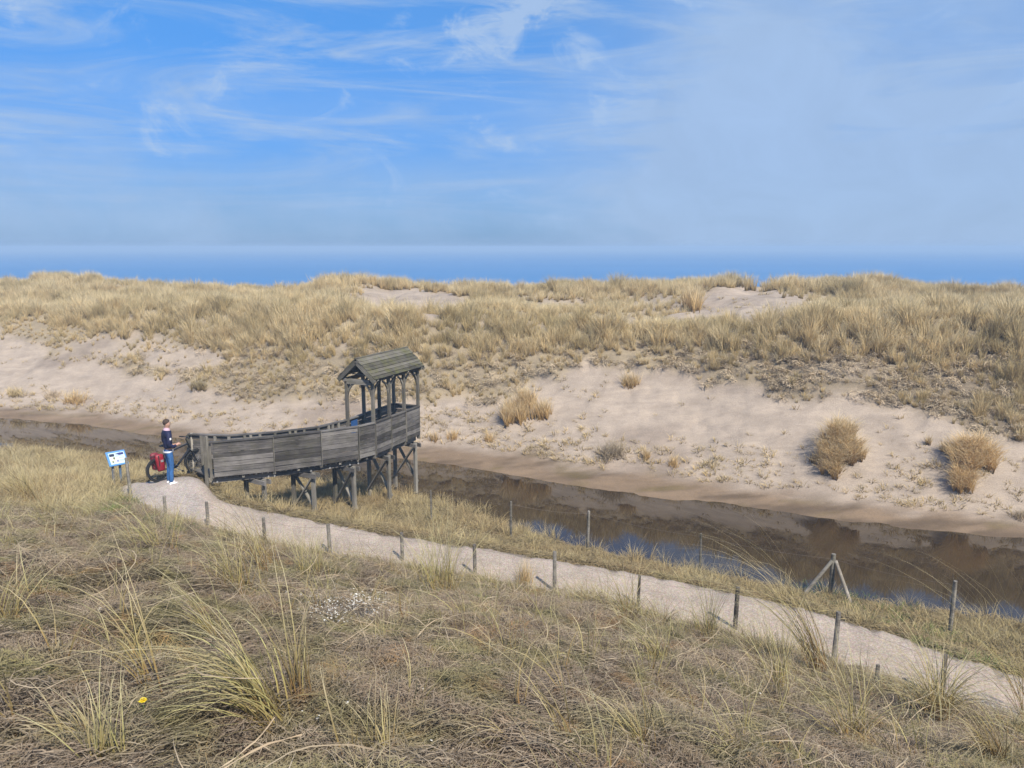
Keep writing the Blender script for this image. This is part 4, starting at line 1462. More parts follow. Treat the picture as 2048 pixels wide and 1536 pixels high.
def lookout():
    g = np.random.default_rng(77)

    def side_out(a, b, sgn):
        d = b - a
        d /= np.linalg.norm(d)
        return np.array((d[1], -d[0])) * sgn
    # side boards: seven lapped planks to each panel
    for line, sgn in ((NR, 1), (FR, -1)):
        for i in range(len(line) - 1):
            a, b = line[i].copy(), line[i + 1].copy()
            if i == 0 and sgn == 1:
                a = a * .96 + b * .04
            o = side_out(a, b, sgn)
            d = (b - a) / np.linalg.norm(b - a)
            npk = 7
            ph = .95 / npk
            for k in range(npk):
                z = DK + ph * (k + .5) - .03
                off = o * (.045 + .006 * (k % 2))
                j = g.normal(0, .004, 2)
                bm('plank', P3(a + d * .012 + off, z + j[0]), P3(b - d * .012 + off, z + j[1]), .026, ph - .014)
            # cover strip at the joint
            if i > 0:
                off = o * .070
                bm('cover_strip', P3(a + off, DK - .06), P3(a + off, RT + .0), .016, .035, 'post', up=(o[0], o[1], 0))
    # planked end wall
    a, b = NR[-1], FR[-1]
    for k in range(7):
        z = DK + .95 / 7 * (k + .5) - .03
        bm('plank', P3(a + hd * .045, z), P3(b + hd * .045, z), .026, .95 / 7 - .014)
    # hand rails
    for line, sgn in ((NR, 1), (FR, -1)):
        for i in range(len(line) - 1):
            a, b = line[i], line[i + 1]
            o = side_out(a, b, sgn) * .03
            bm('handrail', P3(a + o, RT - .03 + .022), P3(b + o, RT - .03 + .022), .11, .035, 'wood')
    bm('handrail', P3(NR[-1] + hd * .03, RT - .008), P3(FR[-1] + hd * .03, RT - .008), .11, .035, 'wood')
    # rail posts inside the boarding
    for line, sgn in ((NR, 1), (FR, -1)):
        for i in range(4 if sgn == 1 else 4):
            a, b = line[i], line[i + 1]
            m = 3 if sgn == -1 else 2
            for k in range(m + 1):
                if i > 0 and k == 0:
                    continue
                t = k / m if k < m else 1.0
                if k == m and i == 3:
                    continue
                q = a * (1 - t) + b * t - side_out(a, b, sgn) * .01
                dd = (b - a) / np.linalg.norm(b - a)
                bm('rail_post', P3(q, DK - .12), P3(q, RT - .03), .05, .07, 'post', up=(dd[0], dd[1], 0))
                if sgn == -1 and k in (1,):
                    q2 = q + dd * .16
                    bm('rail_post', P3(q2, DK - .12), P3(q2, RT - .03), .05, .07, 'post', up=(dd[0], dd[1], 0))
    # entrance posts
    d0 = (NR[1] - NR[0]) / np.linalg.norm(NR[1] - NR[0])
    bm('entrance_post', P3(NR[0] - d0 * .12, 1.2), P3(NR[0] - d0 * .12, RT + .16), .10, .09, 'post', up=(d0[0], d0[1], 0))
    bm('entrance_post', P3(FR[0] + d0 * .10, 1.5), P3(FR[0] + d0 * .10, RT + .02), .05, .06, 'pale', up=(d0[0], d0[1], 0))
    # deck boards across the whole length
    def along(line, t):
        s = [0]
        for i in range(len(line) - 1):
            s.append(s[-1] + np.linalg.norm(line[i + 1] - line[i]))
        x = t * s[-1]
        for i in range(len(line) - 1):
            if x <= s[i + 1] + 1e-9:
                k = (x - s[i]) / (s[i + 1] - s[i])
                return line[i] * (1 - k) + line[i + 1] * k
        return line[-1]
    nb = 46
    for k in range(nb):
        t = (k + .5) / nb
        a, b = along(NR, t), along(FR, t)
        bm('deck_board', P3(a, DK - .045 + .001 * (k % 3)), P3(b, DK - .045 + .001 * (k % 3)), .135, .035)
    # long joists under the deck
    for line in (NR, FR):
        for i in range(len(line) - 1):
            a, b = line[i], line[i + 1]
            s = .14 if line is NR else -.14
            o = side_out(a, b, 1) * -s
            bm('joist', P3(a + o, DK - .145), P3(b + o, DK - .145), .07, .16)
    # hut posts, front to back on both sides
    for line in (NR[3 + 1:], FR[4:]):
        for q in line:
            bm('hut_post', P3(q, DK - .15), P3(q, EV - .10), .085, .085, 'post', up=(hd[0], hd[1], 0))
    n0, n1 = NR[4], NR[7]
    f0, f1 = FR[4], FR[7]
    # wall plates and tie beams
    bm('wall_plate', P3(n0 - hd * .1, EV - .05), P3(n1 + hd * .1, EV - .05), .09, .10, 'wood')
    bm('wall_plate', P3(f0 - hd * .1, EV - .05), P3(f1 + hd * .1, EV - .05), .09, .10, 'wood')
    for k, q in enumerate((0, 1)):
        s = hd * (HL if q else 0)
        bm('tie_beam', P3(n0 + s - hn * .02, EV - .105), P3(f0 + s + hn * .02, EV - .105), .085, .15, 'post')
    for k in (1, 2):
        s = hd * HL * k / 3
        bm('tie_beam', P3(n0 + s, EV - .05), P3(f0 + s, EV - .05), .06, .09, 'wood')
    # curved knee braces, as two short pieces each
    def brace(q, d2):
        c = [(0, .50), (.05, .30), (.15, .14), (.30, .04)]
        for (x0, z0), (x1, z1) in zip(c[:-1], c[1:]):
            bm('knee_brace', P3(q + d2 * (x0 + .01), EV - .10 - z0), P3(q + d2 * (x1 + .02), EV - .10 - z1), .045, .055, 'post')
    for line in (NR[4:], FR[4:]):
        for i, q in enumerate(line):
            if i < 3:
                brace(q, hd)
            if i > 0:
                brace(q, -hd)
    for s in (0, HL):
        brace(n0 + hd * s, hn)
        brace(f0 + hd * s, -hn)
    # roof
    cw = HW / 2
    mid0, mid1 = n0 + hn * cw, n1 + hn * cw
    oh = .17           # overhang past the wall plate
    og = .16           # overhang past the gables
    slope_len = math.hypot(cw + oh, RG - EV)
    for sgn in (1, -1):
        outd = -hn * sgn
        e = np.array((outd[0] * (cw + oh), outd[1] * (cw + oh), EV - RG - .0))
        L_ = np.linalg.norm(e)
        eu = e / L_
        nrm = np.array((outd[0] * (RG - EV), outd[1] * (RG - EV), cw + oh))
        nrm /= np.linalg.norm(nrm)
        nb_ = 7
        bw = L_ / nb_
        for k in range(nb_):
            c = eu * bw * (k + .5)
            lift = nrm * (.032 + .004 * (k % 2))
            tilt = 0.02
            up = nrm + eu * -.14
            a = np.array(P3(mid0 - hd * (og + g.normal(0, .012)), RG)) + c + lift
            b = np.array(P3(mid1 + hd * (og + g.normal(0, .012)), RG)) + c + lift
            bm('roof_board', a, b, bw * 1.16, .022, 'roof', up=tuple(up))
        # rafters and barge boards
        for s, nm, w in ((-og + .02, 'barge_board', .04), (HL + og - .02, 'barge_board', .04), (0.02, 'rafter', .05), (HL / 3, 'rafter', .05), (HL * 2 / 3, 'rafter', .05), (HL - .02, 'rafter', .05)):
            a = np.array(P3(mid0 + hd * s, RG - .055))
            b = a + e * (1.0 if nm == 'rafter' else 1.02)
            bm(nm, a, b, w, .10 if nm == 'rafter' else .12, 'post', up=tuple(nrm))
    bm('ridge_cap', P3(mid0 - hd * (og + .02), RG + .045), P3(mid1 + hd * (og + .02), RG + .045), .07, .03, 'roof')
    bm('collar_tie', P3(n0 + hd * .05 + hn * .2, EV + .12), P3(f0 + hd * .05 - hn * .2, EV + .12), .03, .03, 'post')
    # stilts: five pairs with crossed braces
    def by_px(line, px):
        best = None
        for t in np.linspace(0, 1, 400):
            q = along(line, t)
            x, _ = proj(q[0], q[1], DK - .3)
            if best is None or abs(x - px) < best[0]:
                best = (abs(x - px), q)
        return best[1]
    pairs = [(526, 492, 0), (625, 587, 1), (706, 669, 2), (776, 738, 2), (829, 797, 2)]
    for n_px, f_px, kind in pairs:
        q = by_px(NR, n_px)
        r = by_px(FR, f_px)
        d2 = (r - q) / np.linalg.norm(r - q)
        q = q - d2 * .02
        r = r + d2 * .02
        topz = DK - .36
        for s in (q, r):
            gz = float(H(s[0], s[1]))
            bm('leg', P3(s, min(gz, 0) - .3), P3(s, topz + .12), .095, .095, 'post', up=(d2[0], d2[1], 0))
        bm('cap_beam', P3(q - d2 * .16 + (d2[1] * .1, -d2[0] * .1), topz + .05), P3(r + d2 * .14 + (d2[1] * .1, -d2[0] * .1), topz + .06), .05, .12, 'wood')
        bm('cap_beam', P3(q - d2 * .16 - (d2[1] * .1, -d2[0] * .1), topz + .05), P3(r + d2 * .14 - (d2[1] * .1, -d2[0] * .1), topz + .06), .05, .12, 'wood')
        if kind >= 1:
            gz = float(H(*q)) if kind == 1 else .25
            gz = max(gz, .2)
            e2 = np.array((d2[1], -d2[0])) * .085
            bm('cross_brace', P3(q + e2, gz + .1), P3(r + e2, topz - .02), .035, .10, 'post', up=(d2[1], -d2[0], 0))
            bm('cross_brace', P3(r - e2, gz + .1), P3(q - e2, topz - .02), .035, .10, 'post', up=(d2[1], -d2[0], 0))
    # bench inside the hut and the blue information panel on the far boarding
    bm('bench_seat', P3(f0 + hd * 1.3 - hn * .2, DK + .42), P3(f1 - hd * .1 - hn * .2, DK + .42), .26, .03, 'wood')
    for s in (1.5, 2.35):
        bm('bench_leg', P3(f0 + hd * s - hn * .2, DK - .02), P3(f0 + hd * s - hn * .2, DK + .405), .05, .05, 'wood', up=(hd[0], hd[1], 0))
    a = f0 + hd * .10 - hn * .05
    b = f0 + hd * .42 - hn * .05
    o = bm('information_panel', P3(a, DK + .66), P3(b, DK + .66), .015, .44, 'blue', label='blue information panel fixed inside the hut')
    # bolt ends under the boarding
    for n_px in (436, 537, 550, 622, 660, 700, 716):
        q = by_px(NR, n_px)
        V, Fc = tube_data((q[0] + .02, q[1] - .06, DK - .15), (q[0] + .03, q[1] - .11, DK - .15), .022, .022, 8)
        mesh_obj('bolt', np.array(V) - np.array(base_loc), Fc, M['bolt'], look)


M['bolt'] = flat_mat('galvanised_bolt', (.55, .54, .52), .4, .6)
M['blue'] = flat_mat('blue_panel', (.03, .09, .24), .4)
BOX['blue'] = box_mesh('timber_blue', M['blue'])
lookout()


# leaning pole at the foot of the ramp
def leaning():
    p = hit(437, 990)
    q = np.array(at_d(408, 944, p[1] + .12))
    V, Fc = tube_data(p - (0, 0, .05), q, .055, .05, 10)
    o = mesh_obj('leaning_pole', V, Fc, M['pale'], origin=p)
    tag(o, 'pale pole leaning against the start of the boarded ramp', 'pole', GS)


leaning()


# ------------------------------------------------------------------ information lectern
def lectern():
    p = hit(227, 974)
    t = thing('information_sign', p, 'slanted blue and white information sign on two posts by the path', 'sign')
    D = p[1]
    bl = np.array(at_d(219.5, 933.5, D - .02))
    e1 = np.array((.36, .36, 0)) * .98            # along the lower edge
    e2 = np.array((-.20, .20, .34)) * 1.02        # up the slope
    n = np.cross(e1, e2)
    n /= np.linalg.norm(n)
    o = bl - p

    def slab(name, u0, v0, u1, v1, lo, hi, mat, par=t):
        c = []
        for k in (lo, hi):
            for (u_, v_) in ((u0, v0), (u1, v0), (u1, v1), (u0, v1)):
                c.append(o + e1 * u_ + e2 * v_ + n * k)
        f = [(3, 2, 1, 0), (4, 5, 6, 7), (0, 1, 5, 4), (1, 2, 6, 5), (2, 3, 7, 6), (3, 0, 4, 7)]
        return mesh_obj(name, c, f, mat, par)
    blue = flat_mat('sign_blue', (.07, .22, .46), .45)
    white = flat_mat('sign_white', (.50, .63, .70), .35, var=.06)
    dark = flat_mat('sign_dark', (.008, .014, .04), .4)
    navy = flat_mat('sign_navy', (.012, .018, .13), .4)
    green = flat_mat('sign_green', (.06, .10, .07), .5)
    yel = flat_mat('sign_pale_yellow', (.62, .62, .45), .5)
    lil = flat_mat('sign_lilac', (.22, .23, .38), .5)
    slab('frame', 0, 0, 1, 1, -.03, 0, blue)
    pn = slab('panel', .11, .10, .93, .88, 0.0, .006, white)
    for nm, q, m in (('photo', (.14, .63, .40, .82), dark), ('photo', (.62, .68, .89, .84), navy), ('map', (.14, .24, .42, .60), yel), ('photo', (.30, .42, .40, .58), green), ('photo', (.20, .20, .29, .33), green), ('photo', (.44, .22, .56, .36), lil)):
        slab(nm, *q, .006, .009, m, pn)
    # navy wedge of the heading
    c = []
    for k in (.006, .0095):
        for (u_, v_) in ((.42, .79), (.66, .69), (.66, .83)):
            c.append(o + e1 * u_ + e2 * v_ + n * k)
    mesh_obj('heading', c, [(2, 1, 0), (3, 4, 5), (0, 1, 4, 3), (1, 2, 5, 4), (2, 0, 3, 5)], navy, pn)
    txt = flat_mat('sign_text', (.22, .28, .32), .6)
    for k, (u0, v0, w_) in enumerate([(.62, .26, .28), (.62, .30, .30), (.62, .34, .24), (.60, .46, .3), (.60, .50, .26), (.44, .60, .4), (.44, .64, .3)]):
        slab('text_line', u0, v0, u0 + w_, v0 + .018, .006, .0085, txt, pn)
    steel = flat_mat('sign_post_blue', (.13, .20, .30), .45, .3)
    for u_ in (.22, .60):
        q = o + e1 * u_ + e2 * .35 - n * .03
        V, Fc = tube_data((q[0], q[1], -.25), (q[0], q[1], q[2]), .032, .032, 10)
        mesh_obj('post', V, Fc, steel, t)


lectern()

# ------------------------------------------------------------------ bicycle
man_foot = hit(342, 968)


def torus(R_, r, n=40, m=8, c=(0, 0, 0)):
    V = []
    for i in range(n):
        a = i / n * 6.283185
        for j in range(m):
            b = j / m * 6.283185
            V.append((c[0] + (R_ + r * math.cos(b)) * math.cos(a), c[1] + r * math.sin(b), c[2] + (R_ + r * math.cos(b)) * math.sin(a)))
    Fc = [(i * m + j, ((i + 1) % n) * m + j, ((i + 1) % n) * m + (j + 1) % m, i * m + (j + 1) % m) for i in range(n) for j in range(m)]
    return V, Fc


def bicycle():
    rear = hit(322, 964)
    ang = math.atan2(.74, .67)
    t = thing('bicycle', rear, 'black touring bicycle standing behind the man at the ramp entrance', 'bicycle', rz=ang)
    t.rotation_euler = (R(-4), R(-1.5), ang)
    blk = flat_mat('bike_black', (.012, .012, .014), .35)
    rub = flat_mat('bike_rubber', (.012, .012, .012), .8)
    met = flat_mat('bike_metal', (.35, .35, .36), .35, .8)
    R0 = .335
    WB = 1.04
    for cx in (0, WB):
        w = mesh_obj('wheel', *tube_data((cx, -.035, R0), (cx, .035, R0), .025, .025, 10), met, t)
        mesh_obj('tyre', *torus(R0 - .022, .027, 44, 8, (cx, 0, R0)), rub, w, True)
        mesh_obj('rim', *torus(R0 - .054, .014, 44, 6, (cx, 0, R0)), blk, w, True)
        sp = []
        for k in range(18):
            a = k / 18 * 6.283
            sp.append(tube_data((cx, .02 * (-1) ** k, R0), (cx + (R0 - .05) * math.cos(a), 0, R0 + (R0 - .05) * math.sin(a)), .0018, .0018, 4, False))
        mesh_obj('spokes', *cat_(*sp), met, w)
    bb = (.44, 0, .29)
    seat = (.28, 0, .82)
    ht = (.86, 0, .88)
    hb = (.905, 0, .74)
    fr = cat_(tube_data(bb, seat, .023, .022), tube_data((.33, 0, .76), ht, .023, .023), tube_data(bb, hb, .030, .030), tube_data(ht, hb, .027, .027),
              tube_data((0, .05, R0), bb, .011, .012), tube_data((0, -.05, R0), bb, .011, .012), tube_data((0, .05, R0), (.32, 0, .74), .009, .009), tube_data((0, -.05, R0), (.32, 0, .74), .009, .009))
    mesh_obj('frame', *fr, blk, t)
    fk = cat_(tube_data(hb, (.93, .05, .66), .018, .016), tube_data(hb, (.93, -.05, .66), .018, .016), tube_data((.93, .05, .66), (WB, .05, R0), .017, .013), tube_data((.93, -.05, .66), (WB, -.05, R0), .017, .013))
    mesh_obj('fork', *fk, blk, t)
    hbz = 1.06
    hd_ = cat_(tube_data(ht, (.82, 0, 1.03), .014, .014), tube_data((.82, 0, 1.03), (.88, 0, hbz), .013, .013), tube_data((.88, 0, hbz), (.82, .25, hbz + .01), .012, .012), tube_data((.88, 0, hbz), (.82, -.25, hbz + .01), .012, .012))
    h = mesh_obj('handlebar', *hd_, blk, t)
    for s in (1, -1):
        mesh_obj('grip', *tube_data((.84, .18 * s, hbz + .005), (.78, .29 * s, hbz + .01), .019, .019), rub, h)
    mesh_obj('seat_post', *tube_data(seat, (.25, 0, .93), .013, .013), met, t)
    sv = [(.10, .07, .95), (.10, -.07, .95), (.17, -.085, .955), (.28, -.03, .95), (.40, -.015, .945), (.40, .015, .945), (.28, .03, .95), (.17, .085, .955)]
    sv = sv + [(a, b * .9, c + .035) for a, b, c in sv]
    sf = [tuple(range(7, -1, -1)), tuple(range(8, 16))] + [(k, (k + 1) % 8, 8 + (k + 1) % 8, 8 + k) for k in range(8)]
    mesh_obj('saddle', sv, sf, rub, t)
    rk = cat_(tube_data((-.18, .06, .73), (.26, .06, .73), .007, .007, 6), tube_data((-.18, -.06, .73), (.26, -.06, .73), .007, .007, 6), tube_data((-.18, -.06, .73), (-.18, .06, .73), .007, .007, 6), tube_data((0, .06, R0), (-.06, .06, .73), .006, .006, 6),
              tube_data((0, -.06, R0), (-.06, -.06, .73), .006, .006, 6), tube_data((0.05, -.06, .73), (.05, .06, .73), .007, .007, 6))
    mesh_obj('rack', *rk, blk, t)
    cr = cat_(tube_data((bb[0], -.08, bb[2]), (bb[0], .08, bb[2]), .014, .014), tube_data((bb[0], -.085, bb[2]), (bb[0] + .13, -.085, bb[2] - .10), .012, .010), tube_data((bb[0], .085, bb[2]), (bb[0] - .13, .085, bb[2] + .10), .012, .010))
    c = mesh_obj('crank', *cr, met, t)
    for s in (1, -1):
        mesh_obj('pedal', *tube_data((bb[0] - .13 * s, .09 * s, bb[2] + .10 * s), (bb[0] - .13 * s, .17 * s, bb[2] + .10 * s), .022, .022, 6), rub, c)
    mesh_obj('chainring', *torus(.085, .008, 24, 4, (bb[0], -.06, bb[2])), met, t)
    # mudguards
    for cx, a0, a1 in ((0, 30, 200), (WB, 40, 190)):
        V, Fc = [], []
        n = 16
        for k in range(n + 1):
            a = R(a0 + (a1 - a0) * k / n)
            for s, rr in ((-.028, .0), (0, .008), (.028, 0)):
                V.append((cx + (R0 + .02 + rr) * math.cos(a), s, R0 + (R0 + .02 + rr) * math.sin(a)))
        for k in range(n):
            for j in range(2):
                Fc.append((k * 3 + j, k * 3 + j + 1, k * 3 + 4 + j, k * 3 + 3 + j))
        mesh_obj('mudguard', V, Fc, blk, t)
    mesh_obj('kickstand', *tube_data((.36, .02, .28), (.33, .20, .01), .009, .008), met, t)
    # panniers hang from the rack: things of their own
    bpy.context.view_layer.update()
    red = flat_mat('pannier_red_lit', (.24, .009, .018), .5, var=.2, scale=9)
    red_shaded = flat_mat('pannier_red_shaded', (.16, .012, .018), .55, var=.25, scale=9)  # one bag red twice: sunlight painted into the near bag, shade into the far
    for s, m, lab in ((-1, red, 'red pannier painted lit on the near side of the bicycle rack, right behind the man'), (1, red_shaded, 'red pannier painted shaded on the far side of the bicycle rack, furthest left')):
        V = []
        secs = [(.33, .03, .075, .04), (.37, .03, .10, .06), (.58, .03, .115, .07), (.70, .02, .115, .066), (.77, .02, .10, .05), (.795, .02, .07, .03)]
        n = 12
        for z, cx, a, b in secs:
            for k in range(n):
                th_ = k / n * 6.283185
                cc, ss = math.cos(th_), math.sin(th_)
                V.append((cx - .04 + a * math.copysign(abs(cc) ** .5, cc), s * .155 + b * math.copysign(abs(ss) ** .5, ss), z))
        Fc = [tuple(range(n - 1, -1, -1)), tuple(range((len(secs) - 1) * n, len(secs) * n))]
        for j in range(len(secs) - 1):
            for k in range(n):
                Fc.append((j * n + k, j * n + (k + 1) % n, (j + 1) * n + (k + 1) % n, (j + 1) * n + k))
        V = [tuple(t.matrix_world @ Vector(v)) for v in V]
        org = np.mean(np.array(V), 0)
        org[2] = min(v[2] for v in V)
        o = mesh_obj('pannier', V, Fc, m, origin=org, smooth_=True)
        tag(o, lab, 'bag', 'panniers on the bicycle')
        V = []
        for zz in (.44, .445, .455, .46):
            for k in (-.1, .1):
                pass
        st = []
        for kx in (-.06, .08):
            q = [(kx - .012, s * .229, .48), (kx + .012, s * .229, .48), (kx + .012, s * .227, .76), (kx - .012, s * .227, .76)]
            q2 = [(a, b - s * .02, c) for a, b, c in q]
            vv = [tuple(t.matrix_world @ Vector(v) - Vector(org)) for v in q + q2]
            mesh_obj('strap', vv, [(0, 1, 2, 3), (7, 6, 5, 4), (0, 4, 5, 1), (1, 5, 6, 2), (2, 6, 7, 3), (3, 7, 4, 0)], rub, o)
        q = [(-.02, s * .231, .58), (.05, s * .231, .58), (.05, s * .231, .64), (-.02, s * .231, .64)]
        q2 = [(a, b - s * .02, c) for a, b, c in q]
        vv = [tuple(t.matrix_world @ Vector(v) - Vector(org)) for v in q + q2]
        mesh_obj('reflector', vv, [(0, 1, 2, 3), (7, 6, 5, 4), (0, 4, 5, 1), (1, 5, 6, 2), (2, 6, 7, 3), (3, 7, 4, 0)], M['bolt'], o)


bicycle()


# ------------------------------------------------------------------ the man
def skin_obj(name, verts, edges, radii, mat, parent, sub=2):
    me = bpy.data.meshes.new(name)
    me.from_pydata(verts, edges, [])
    o = bpy.data.objects.new(name, me)
    link(o)
    o.parent = parent
    md = o.modifiers.new('skin', 'SKIN')
    md.use_smooth_shade = True
    for i, r in enumerate(radii):
        sv = me.skin_vertices[0].data[i]
        sv.radius = (r, r) if isinstance(r, (int, float)) else r
        sv.use_root = (i == 0)
    s = o.modifiers.new('sub', 'SUBSURF')
    s.levels = s.render_levels = sub
    me.materials.append(mat)
    return o


def man():
    p = man_foot
    t = thing('person', p + (0, 0, .005), 'man in a navy jacket, blue jeans and white trainers looking toward the lookout', 'person', rz=R(42))
    skin = flat_mat('skin', (.52, .30, .22), .55, var=.06)
    navy = flat_mat('navy_jacket', (.006, .008, .042), .75, var=.25, scale=14)
    jean = flat_mat('blue_jeans', (.028, .105, .27), .8, var=.35, scale=10)
    white = flat_mat('white_cloth', (.78, .78, .80), .6, var=.05)
    hair = flat_mat('brown_hair', (.055, .033, .022), .8, var=.4, scale=60)
    pink = flat_mat('pink_collar', (.62, .42, .50), .7, var=.1)
    # forward is +x, left is +y; standing with the weight on both legs, right arm bent with the hand at the jacket pocket
    V = [(0, 0, .98), (0, 0, 1.12), (-.01, 0, 1.28), (-.01, 0, 1.42), (0, 0, 1.51), (.015, 0, 1.575), (.02, 0, 1.66), (.005, 0, 1.735)]
    E_ = [(i, i + 1) for i in range(7)]
    Rr = [.10, .09, .10, .08, .050, .066, .080, .066]

    def add(chain, start):
        prev = start
        for (v, r) in chain:
            V.append(v)
            Rr.append(r)
            E_.append((prev, len(V) - 1))
            prev = len(V) - 1
        return prev
    for s in (1, -1):
        add([((0, .085 * s, .88), .060), ((.015, .10 * s, .70), .056), ((.02, .10 * s, .50), .044), ((-.005, .10 * s, .30), .042), ((-.02, .10 * s, .09), .032), ((.05, .10 * s, .045), .026), ((.12, .10 * s, .04), .022)], 0)
    add([((-.005, .17, 1.40), .026), ((-.02, .215, 1.28), .026), ((-.03, .225, 1.13), .032), ((.08, .205, 1.03), .028), ((.19, .13, 1.02), .027), ((.225, .115, 1.02), .028)], 3)
    hl = len(V) - 1
    add([((-.005, -.17, 1.40), .026), ((-.03, -.22, 1.28), .026), ((-.05, -.23, 1.13), .032), ((.07, -.22, 1.05), .028), ((.18, -.16, 1.08), .027), ((.215, -.145, 1.085), .028)], 3)
    hr = len(V) - 1
    for hh, s in ((hl, 1), (hr, -1)):
        b = np.array(V[hh])
        for k in range(4):
            o = b + (.02, 0, -.024 + .016 * k)
            ln = (.060, .070, .066, .052)[k]
            add([(tuple(o + (ln * .5, -.006 * s, 0)), .0095), (tuple(o + (ln * .85, -.028 * s, -.002)), .008)], hh)
        add([(tuple(b + (.005, -.02 * s, .03)), .011), (tuple(b + (.03, -.035 * s, .045)), .009)], hh)
    add([((.098, 0, 1.645), .016)], 6)
    add([((.015, .084, 1.65), .018)], 6)
    add([((.015, -.084, 1.65), .018)], 6)
    body = skin_obj('body', V, E_, Rr, skin, t, 2)
    # jacket
    JV = [(0, 0, .96), (0, 0, 1.06), (0, 0, 1.18), (-.012, 0, 1.31), (-.012, 0, 1.41), (-.005, 0, 1.475)]
    JE = [(i, i + 1) for i in range(5)]
    JR = [(.125, .145), (.118, .138), (.122, .145), (.128, .150), (.108, .115), .068]
    n0 = len(JV)
    for s, ch in ((1, [((-.005, .175, 1.405), .082), ((-.02, .215, 1.28), .068), ((-.03, .225, 1.13), .058), ((.08, .205, 1.03), .050), ((.165, .145, 1.02), .040)]), (-1, [((-.005, -.175, 1.405), .082), ((-.03, -.22, 1.28), .068), ((-.05, -.23, 1.13), .060), ((.07, -.22, 1.05), .050), ((.155, -.175, 1.075), .040)])):
        prev = 4
        for v, r in ch:
            JV.append(v)
            JR.append(r)
            JE.append((prev, len(JV) - 1))
            prev = len(JV) - 1
    skin_obj('jacket', JV, JE, JR, navy, t, 2)
    # jeans
    TV = [(0, 0, .99), (0, 0, .92)]
    TE = [(0, 1)]
    TR = [(.108, .125), (.108, .13)]
    for s in (1, -1):
        prev = 1
        for v, r in [((.0, .085 * s, .84), .088), ((.015, .09 * s, .68), .080), ((.022, .09 * s, .50), .065), ((0, .09 * s, .30), .062), ((-.012, .095 * s, .115), .058), ((-.01, .095 * s, .075), .056)]:
            TV.append(v)
            TR.append(r)
            TE.append((prev, len(TV) - 1))
            prev = len(TV) - 1
    skin_obj('jeans', TV, TE, TR, jean, t, 2)
    # shirt hem and collar
    V, Fc = [], []
    for z, a, b in ((.885, .130, .150), (.93, .132, .152)):
        for k in range(20):
            th_ = k / 20 * 6.283185
            V.append((a * math.cos(th_), b * math.sin(th_), z))
    Fc = [(k, (k + 1) % 20, 20 + (k + 1) % 20, 20 + k) for k in range(20)]
    mesh_obj('shirt_hem', V, Fc, white, t, True)
    V = []
    for z, a, b in ((1.475, .088, .085), (1.51, .072, .070), (1.545, .070, .068)):
        for k in range(16):
            th_ = k / 16 * 6.283185
            V.append((a * math.cos(th_), b * math.sin(th_), z + .012 * -math.cos(th_)))
    Fc = [(j * 16 + k, j * 16 + (k + 1) % 16, (j + 1) * 16 + (k + 1) % 16, (j + 1) * 16 + k) for j in range(2) for k in range(16)]
    mesh_obj('collar', V, Fc, pink, t, True)
    # badge on the sleeve
    V = [(-.035, -.288, 1.26), (.005, -.284, 1.26), (.01, -.282, 1.31), (-.03, -.286, 1.31)]
    V += [(a, b + .04, c) for a, b, c in V]
    mesh_obj('sleeve_badge', V, [(0, 1, 2, 3), (7, 6, 5, 4), (0, 4, 5, 1), (1, 5, 6, 2), (2, 6, 7, 3), (3, 7, 4, 0)], white, t)
    # hair: a cap over the back and top of the head
    V, Fc = [], []
    nu, nv = 18, 9
    for j in range(nv):
        ph = j / (nv - 1)
        for k in range(nu):
            th_ = k / nu * 6.283185
            front_ = .5 + .5 * math.cos(th_)
            low = R(128) - R(70) * front_ ** 1.2
            a = ph * low
            V.append((.004 + .094 * math.sin(a) * math.cos(th_), .084 * math.sin(a) * math.sin(th_), 1.685 + .094 * math.cos(a)))
    Fc = [(j * nu + k, j * nu + (k + 1) % nu, (j + 1) * nu + (k + 1) % nu, (j + 1) * nu + k) for j in range(nv - 1) for k in range(nu)]
    mesh_obj('hair', V, Fc, hair, t, True)
    eye = flat_mat('eye_dark', (.02, .015, .012), .3)
    for s in (1, -1):
        mesh_obj('eye', *tube_data((.088, .03 * s, 1.675), (.098, .031 * s, 1.675), .009, .008, 8), eye, t)
    lip = flat_mat('lips', (.36, .14, .12), .5)
    mesh_obj('mouth', *tube_data((.090, -.022, 1.605), (.090, .022, 1.605), .006, .006, 6), lip, t)
    for s in (1, -1):
        V = []
        secs = [(-.07, .030, .045), (-.03, .042, .085), (.03, .046, .085), (.10, .050, .055), (.17, .046, .045), (.215, .025, .03)]
        n = 10
        for x, w, h in secs:
            for k in range(n):
                th_ = k / n * 6.283185
                V.append((x, .10 * s + w * math.cos(th_), max(0, h * .5 + h * .55 * math.sin(th_))))
        Fc = [tuple(range(n)), tuple(range((len(secs) - 1) * n, len(secs) * n))[::-1]]
        for j in range(len(secs) - 1):
            for k in range(n):
                Fc.append((j * n + (k + 1) % n, j * n + k, (j + 1) * n + k, (j + 1) * n + (k + 1) % n))
        mesh_obj('shoe', V, Fc, white, t, True)


man()


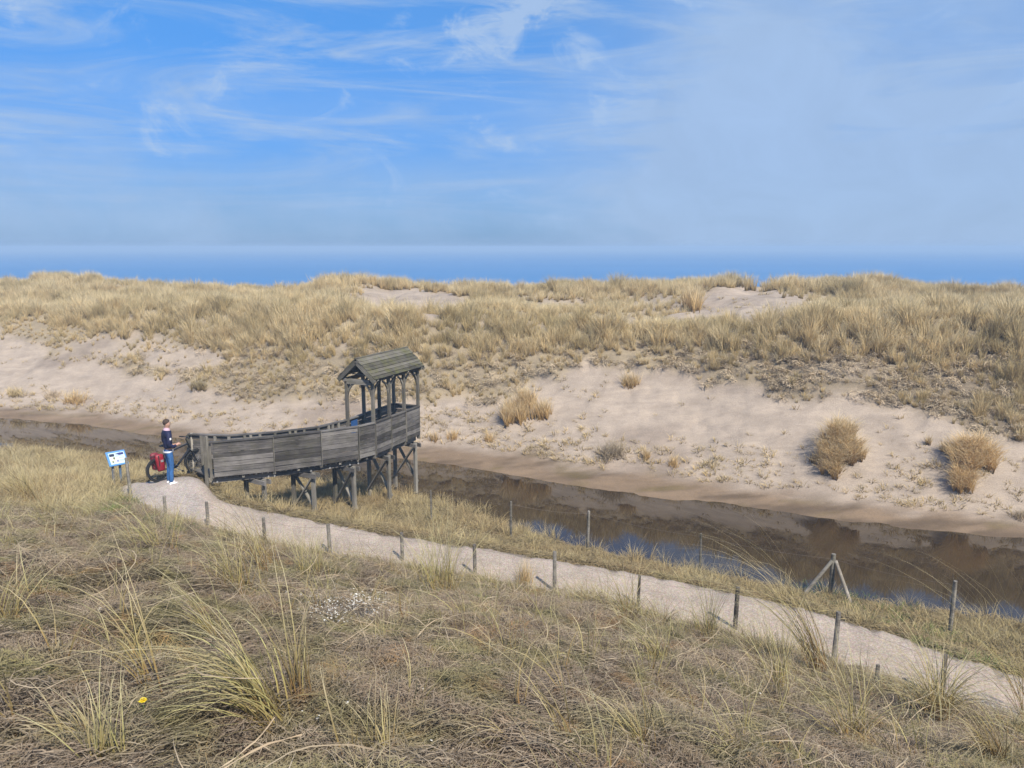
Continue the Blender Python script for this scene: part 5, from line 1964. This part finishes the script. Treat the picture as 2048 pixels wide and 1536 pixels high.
# ------------------------------------------------------------------ dandelion
def flower():
    p = hit(290, 1452)
    t = thing('yellow_flower', p, 'single yellow flower in the grass at lower left', 'flower')
    h = .14
    yel = flat_mat('petal_yellow', (.80, .62, .02), .6, var=.1)
    grn = flat_mat('stem_green', (.10, .16, .04), .6)
    mesh_obj('stem', *tube_data((0, 0, -.01), (.004, -.004, h), .0028, .0025, 6), grn, t)
    V, Fc = [], []
    g = np.random.default_rng(9)
    for ring, (n, r, lift) in enumerate(((22, .022, .002), (18, .017, .008), (12, .010, .012))):
        for k in range(n):
            a = k / n * 6.283 + ring * .2
            b = len(V)
            w = .0028
            c, s = math.cos(a), math.sin(a)
            rr = r * (1 + g.normal() * .06)
            V += [(.004 - s * .001, -.004 + c * .001, h + .001), (.004 + c * rr * .7 - s * w, -.004 + s * rr * .7 + c * w, h + lift), (.004 + c * rr, -.004 + s * rr, h + lift * 1.1), (.004 + c * rr * .7 + s * w, -.004 + s * rr * .7 - c * w, h + lift)]
            Fc.append((b, b + 1, b + 2, b + 3))
    mesh_obj('flower_head', V, Fc, yel, t)


flower()


# ------------------------------------------------------------------ sea haze
def haze():
    me = bpy.data.meshes.new('haze')
    x0, x1, y0, y1, z0, z1 = -27000, 27000, -60, 27000, -8, 10.0
    v = [(x, y, z) for x in (x0, x1) for y in (y0, y1) for z in (z0, z1)]
    f = [(0, 1, 3, 2), (4, 6, 7, 5), (0, 4, 5, 1), (2, 3, 7, 6), (0, 2, 6, 4), (1, 5, 7, 3)]
    me.from_pydata(v, [], f)
    m = bpy.data.materials.new('haze')
    m.use_nodes = True
    nt = m.node_tree
    nt.nodes.clear()
    o = N(nt, 'ShaderNodeOutputMaterial')
    pv = N(nt, 'ShaderNodeVolumePrincipled')
    pv.inputs['Color'].default_value = (.54, .75, 1.0, 1)
    pv.inputs['Density'].default_value = .0016
    L(nt, pv.outputs[0], o.inputs['Volume'])
    me.materials.append(m)
    ob = bpy.data.objects.new('haze', me)
    link(ob)
    tag(ob, kind='stuff')


USE_HAZE = True
if USE_HAZE:
    haze()
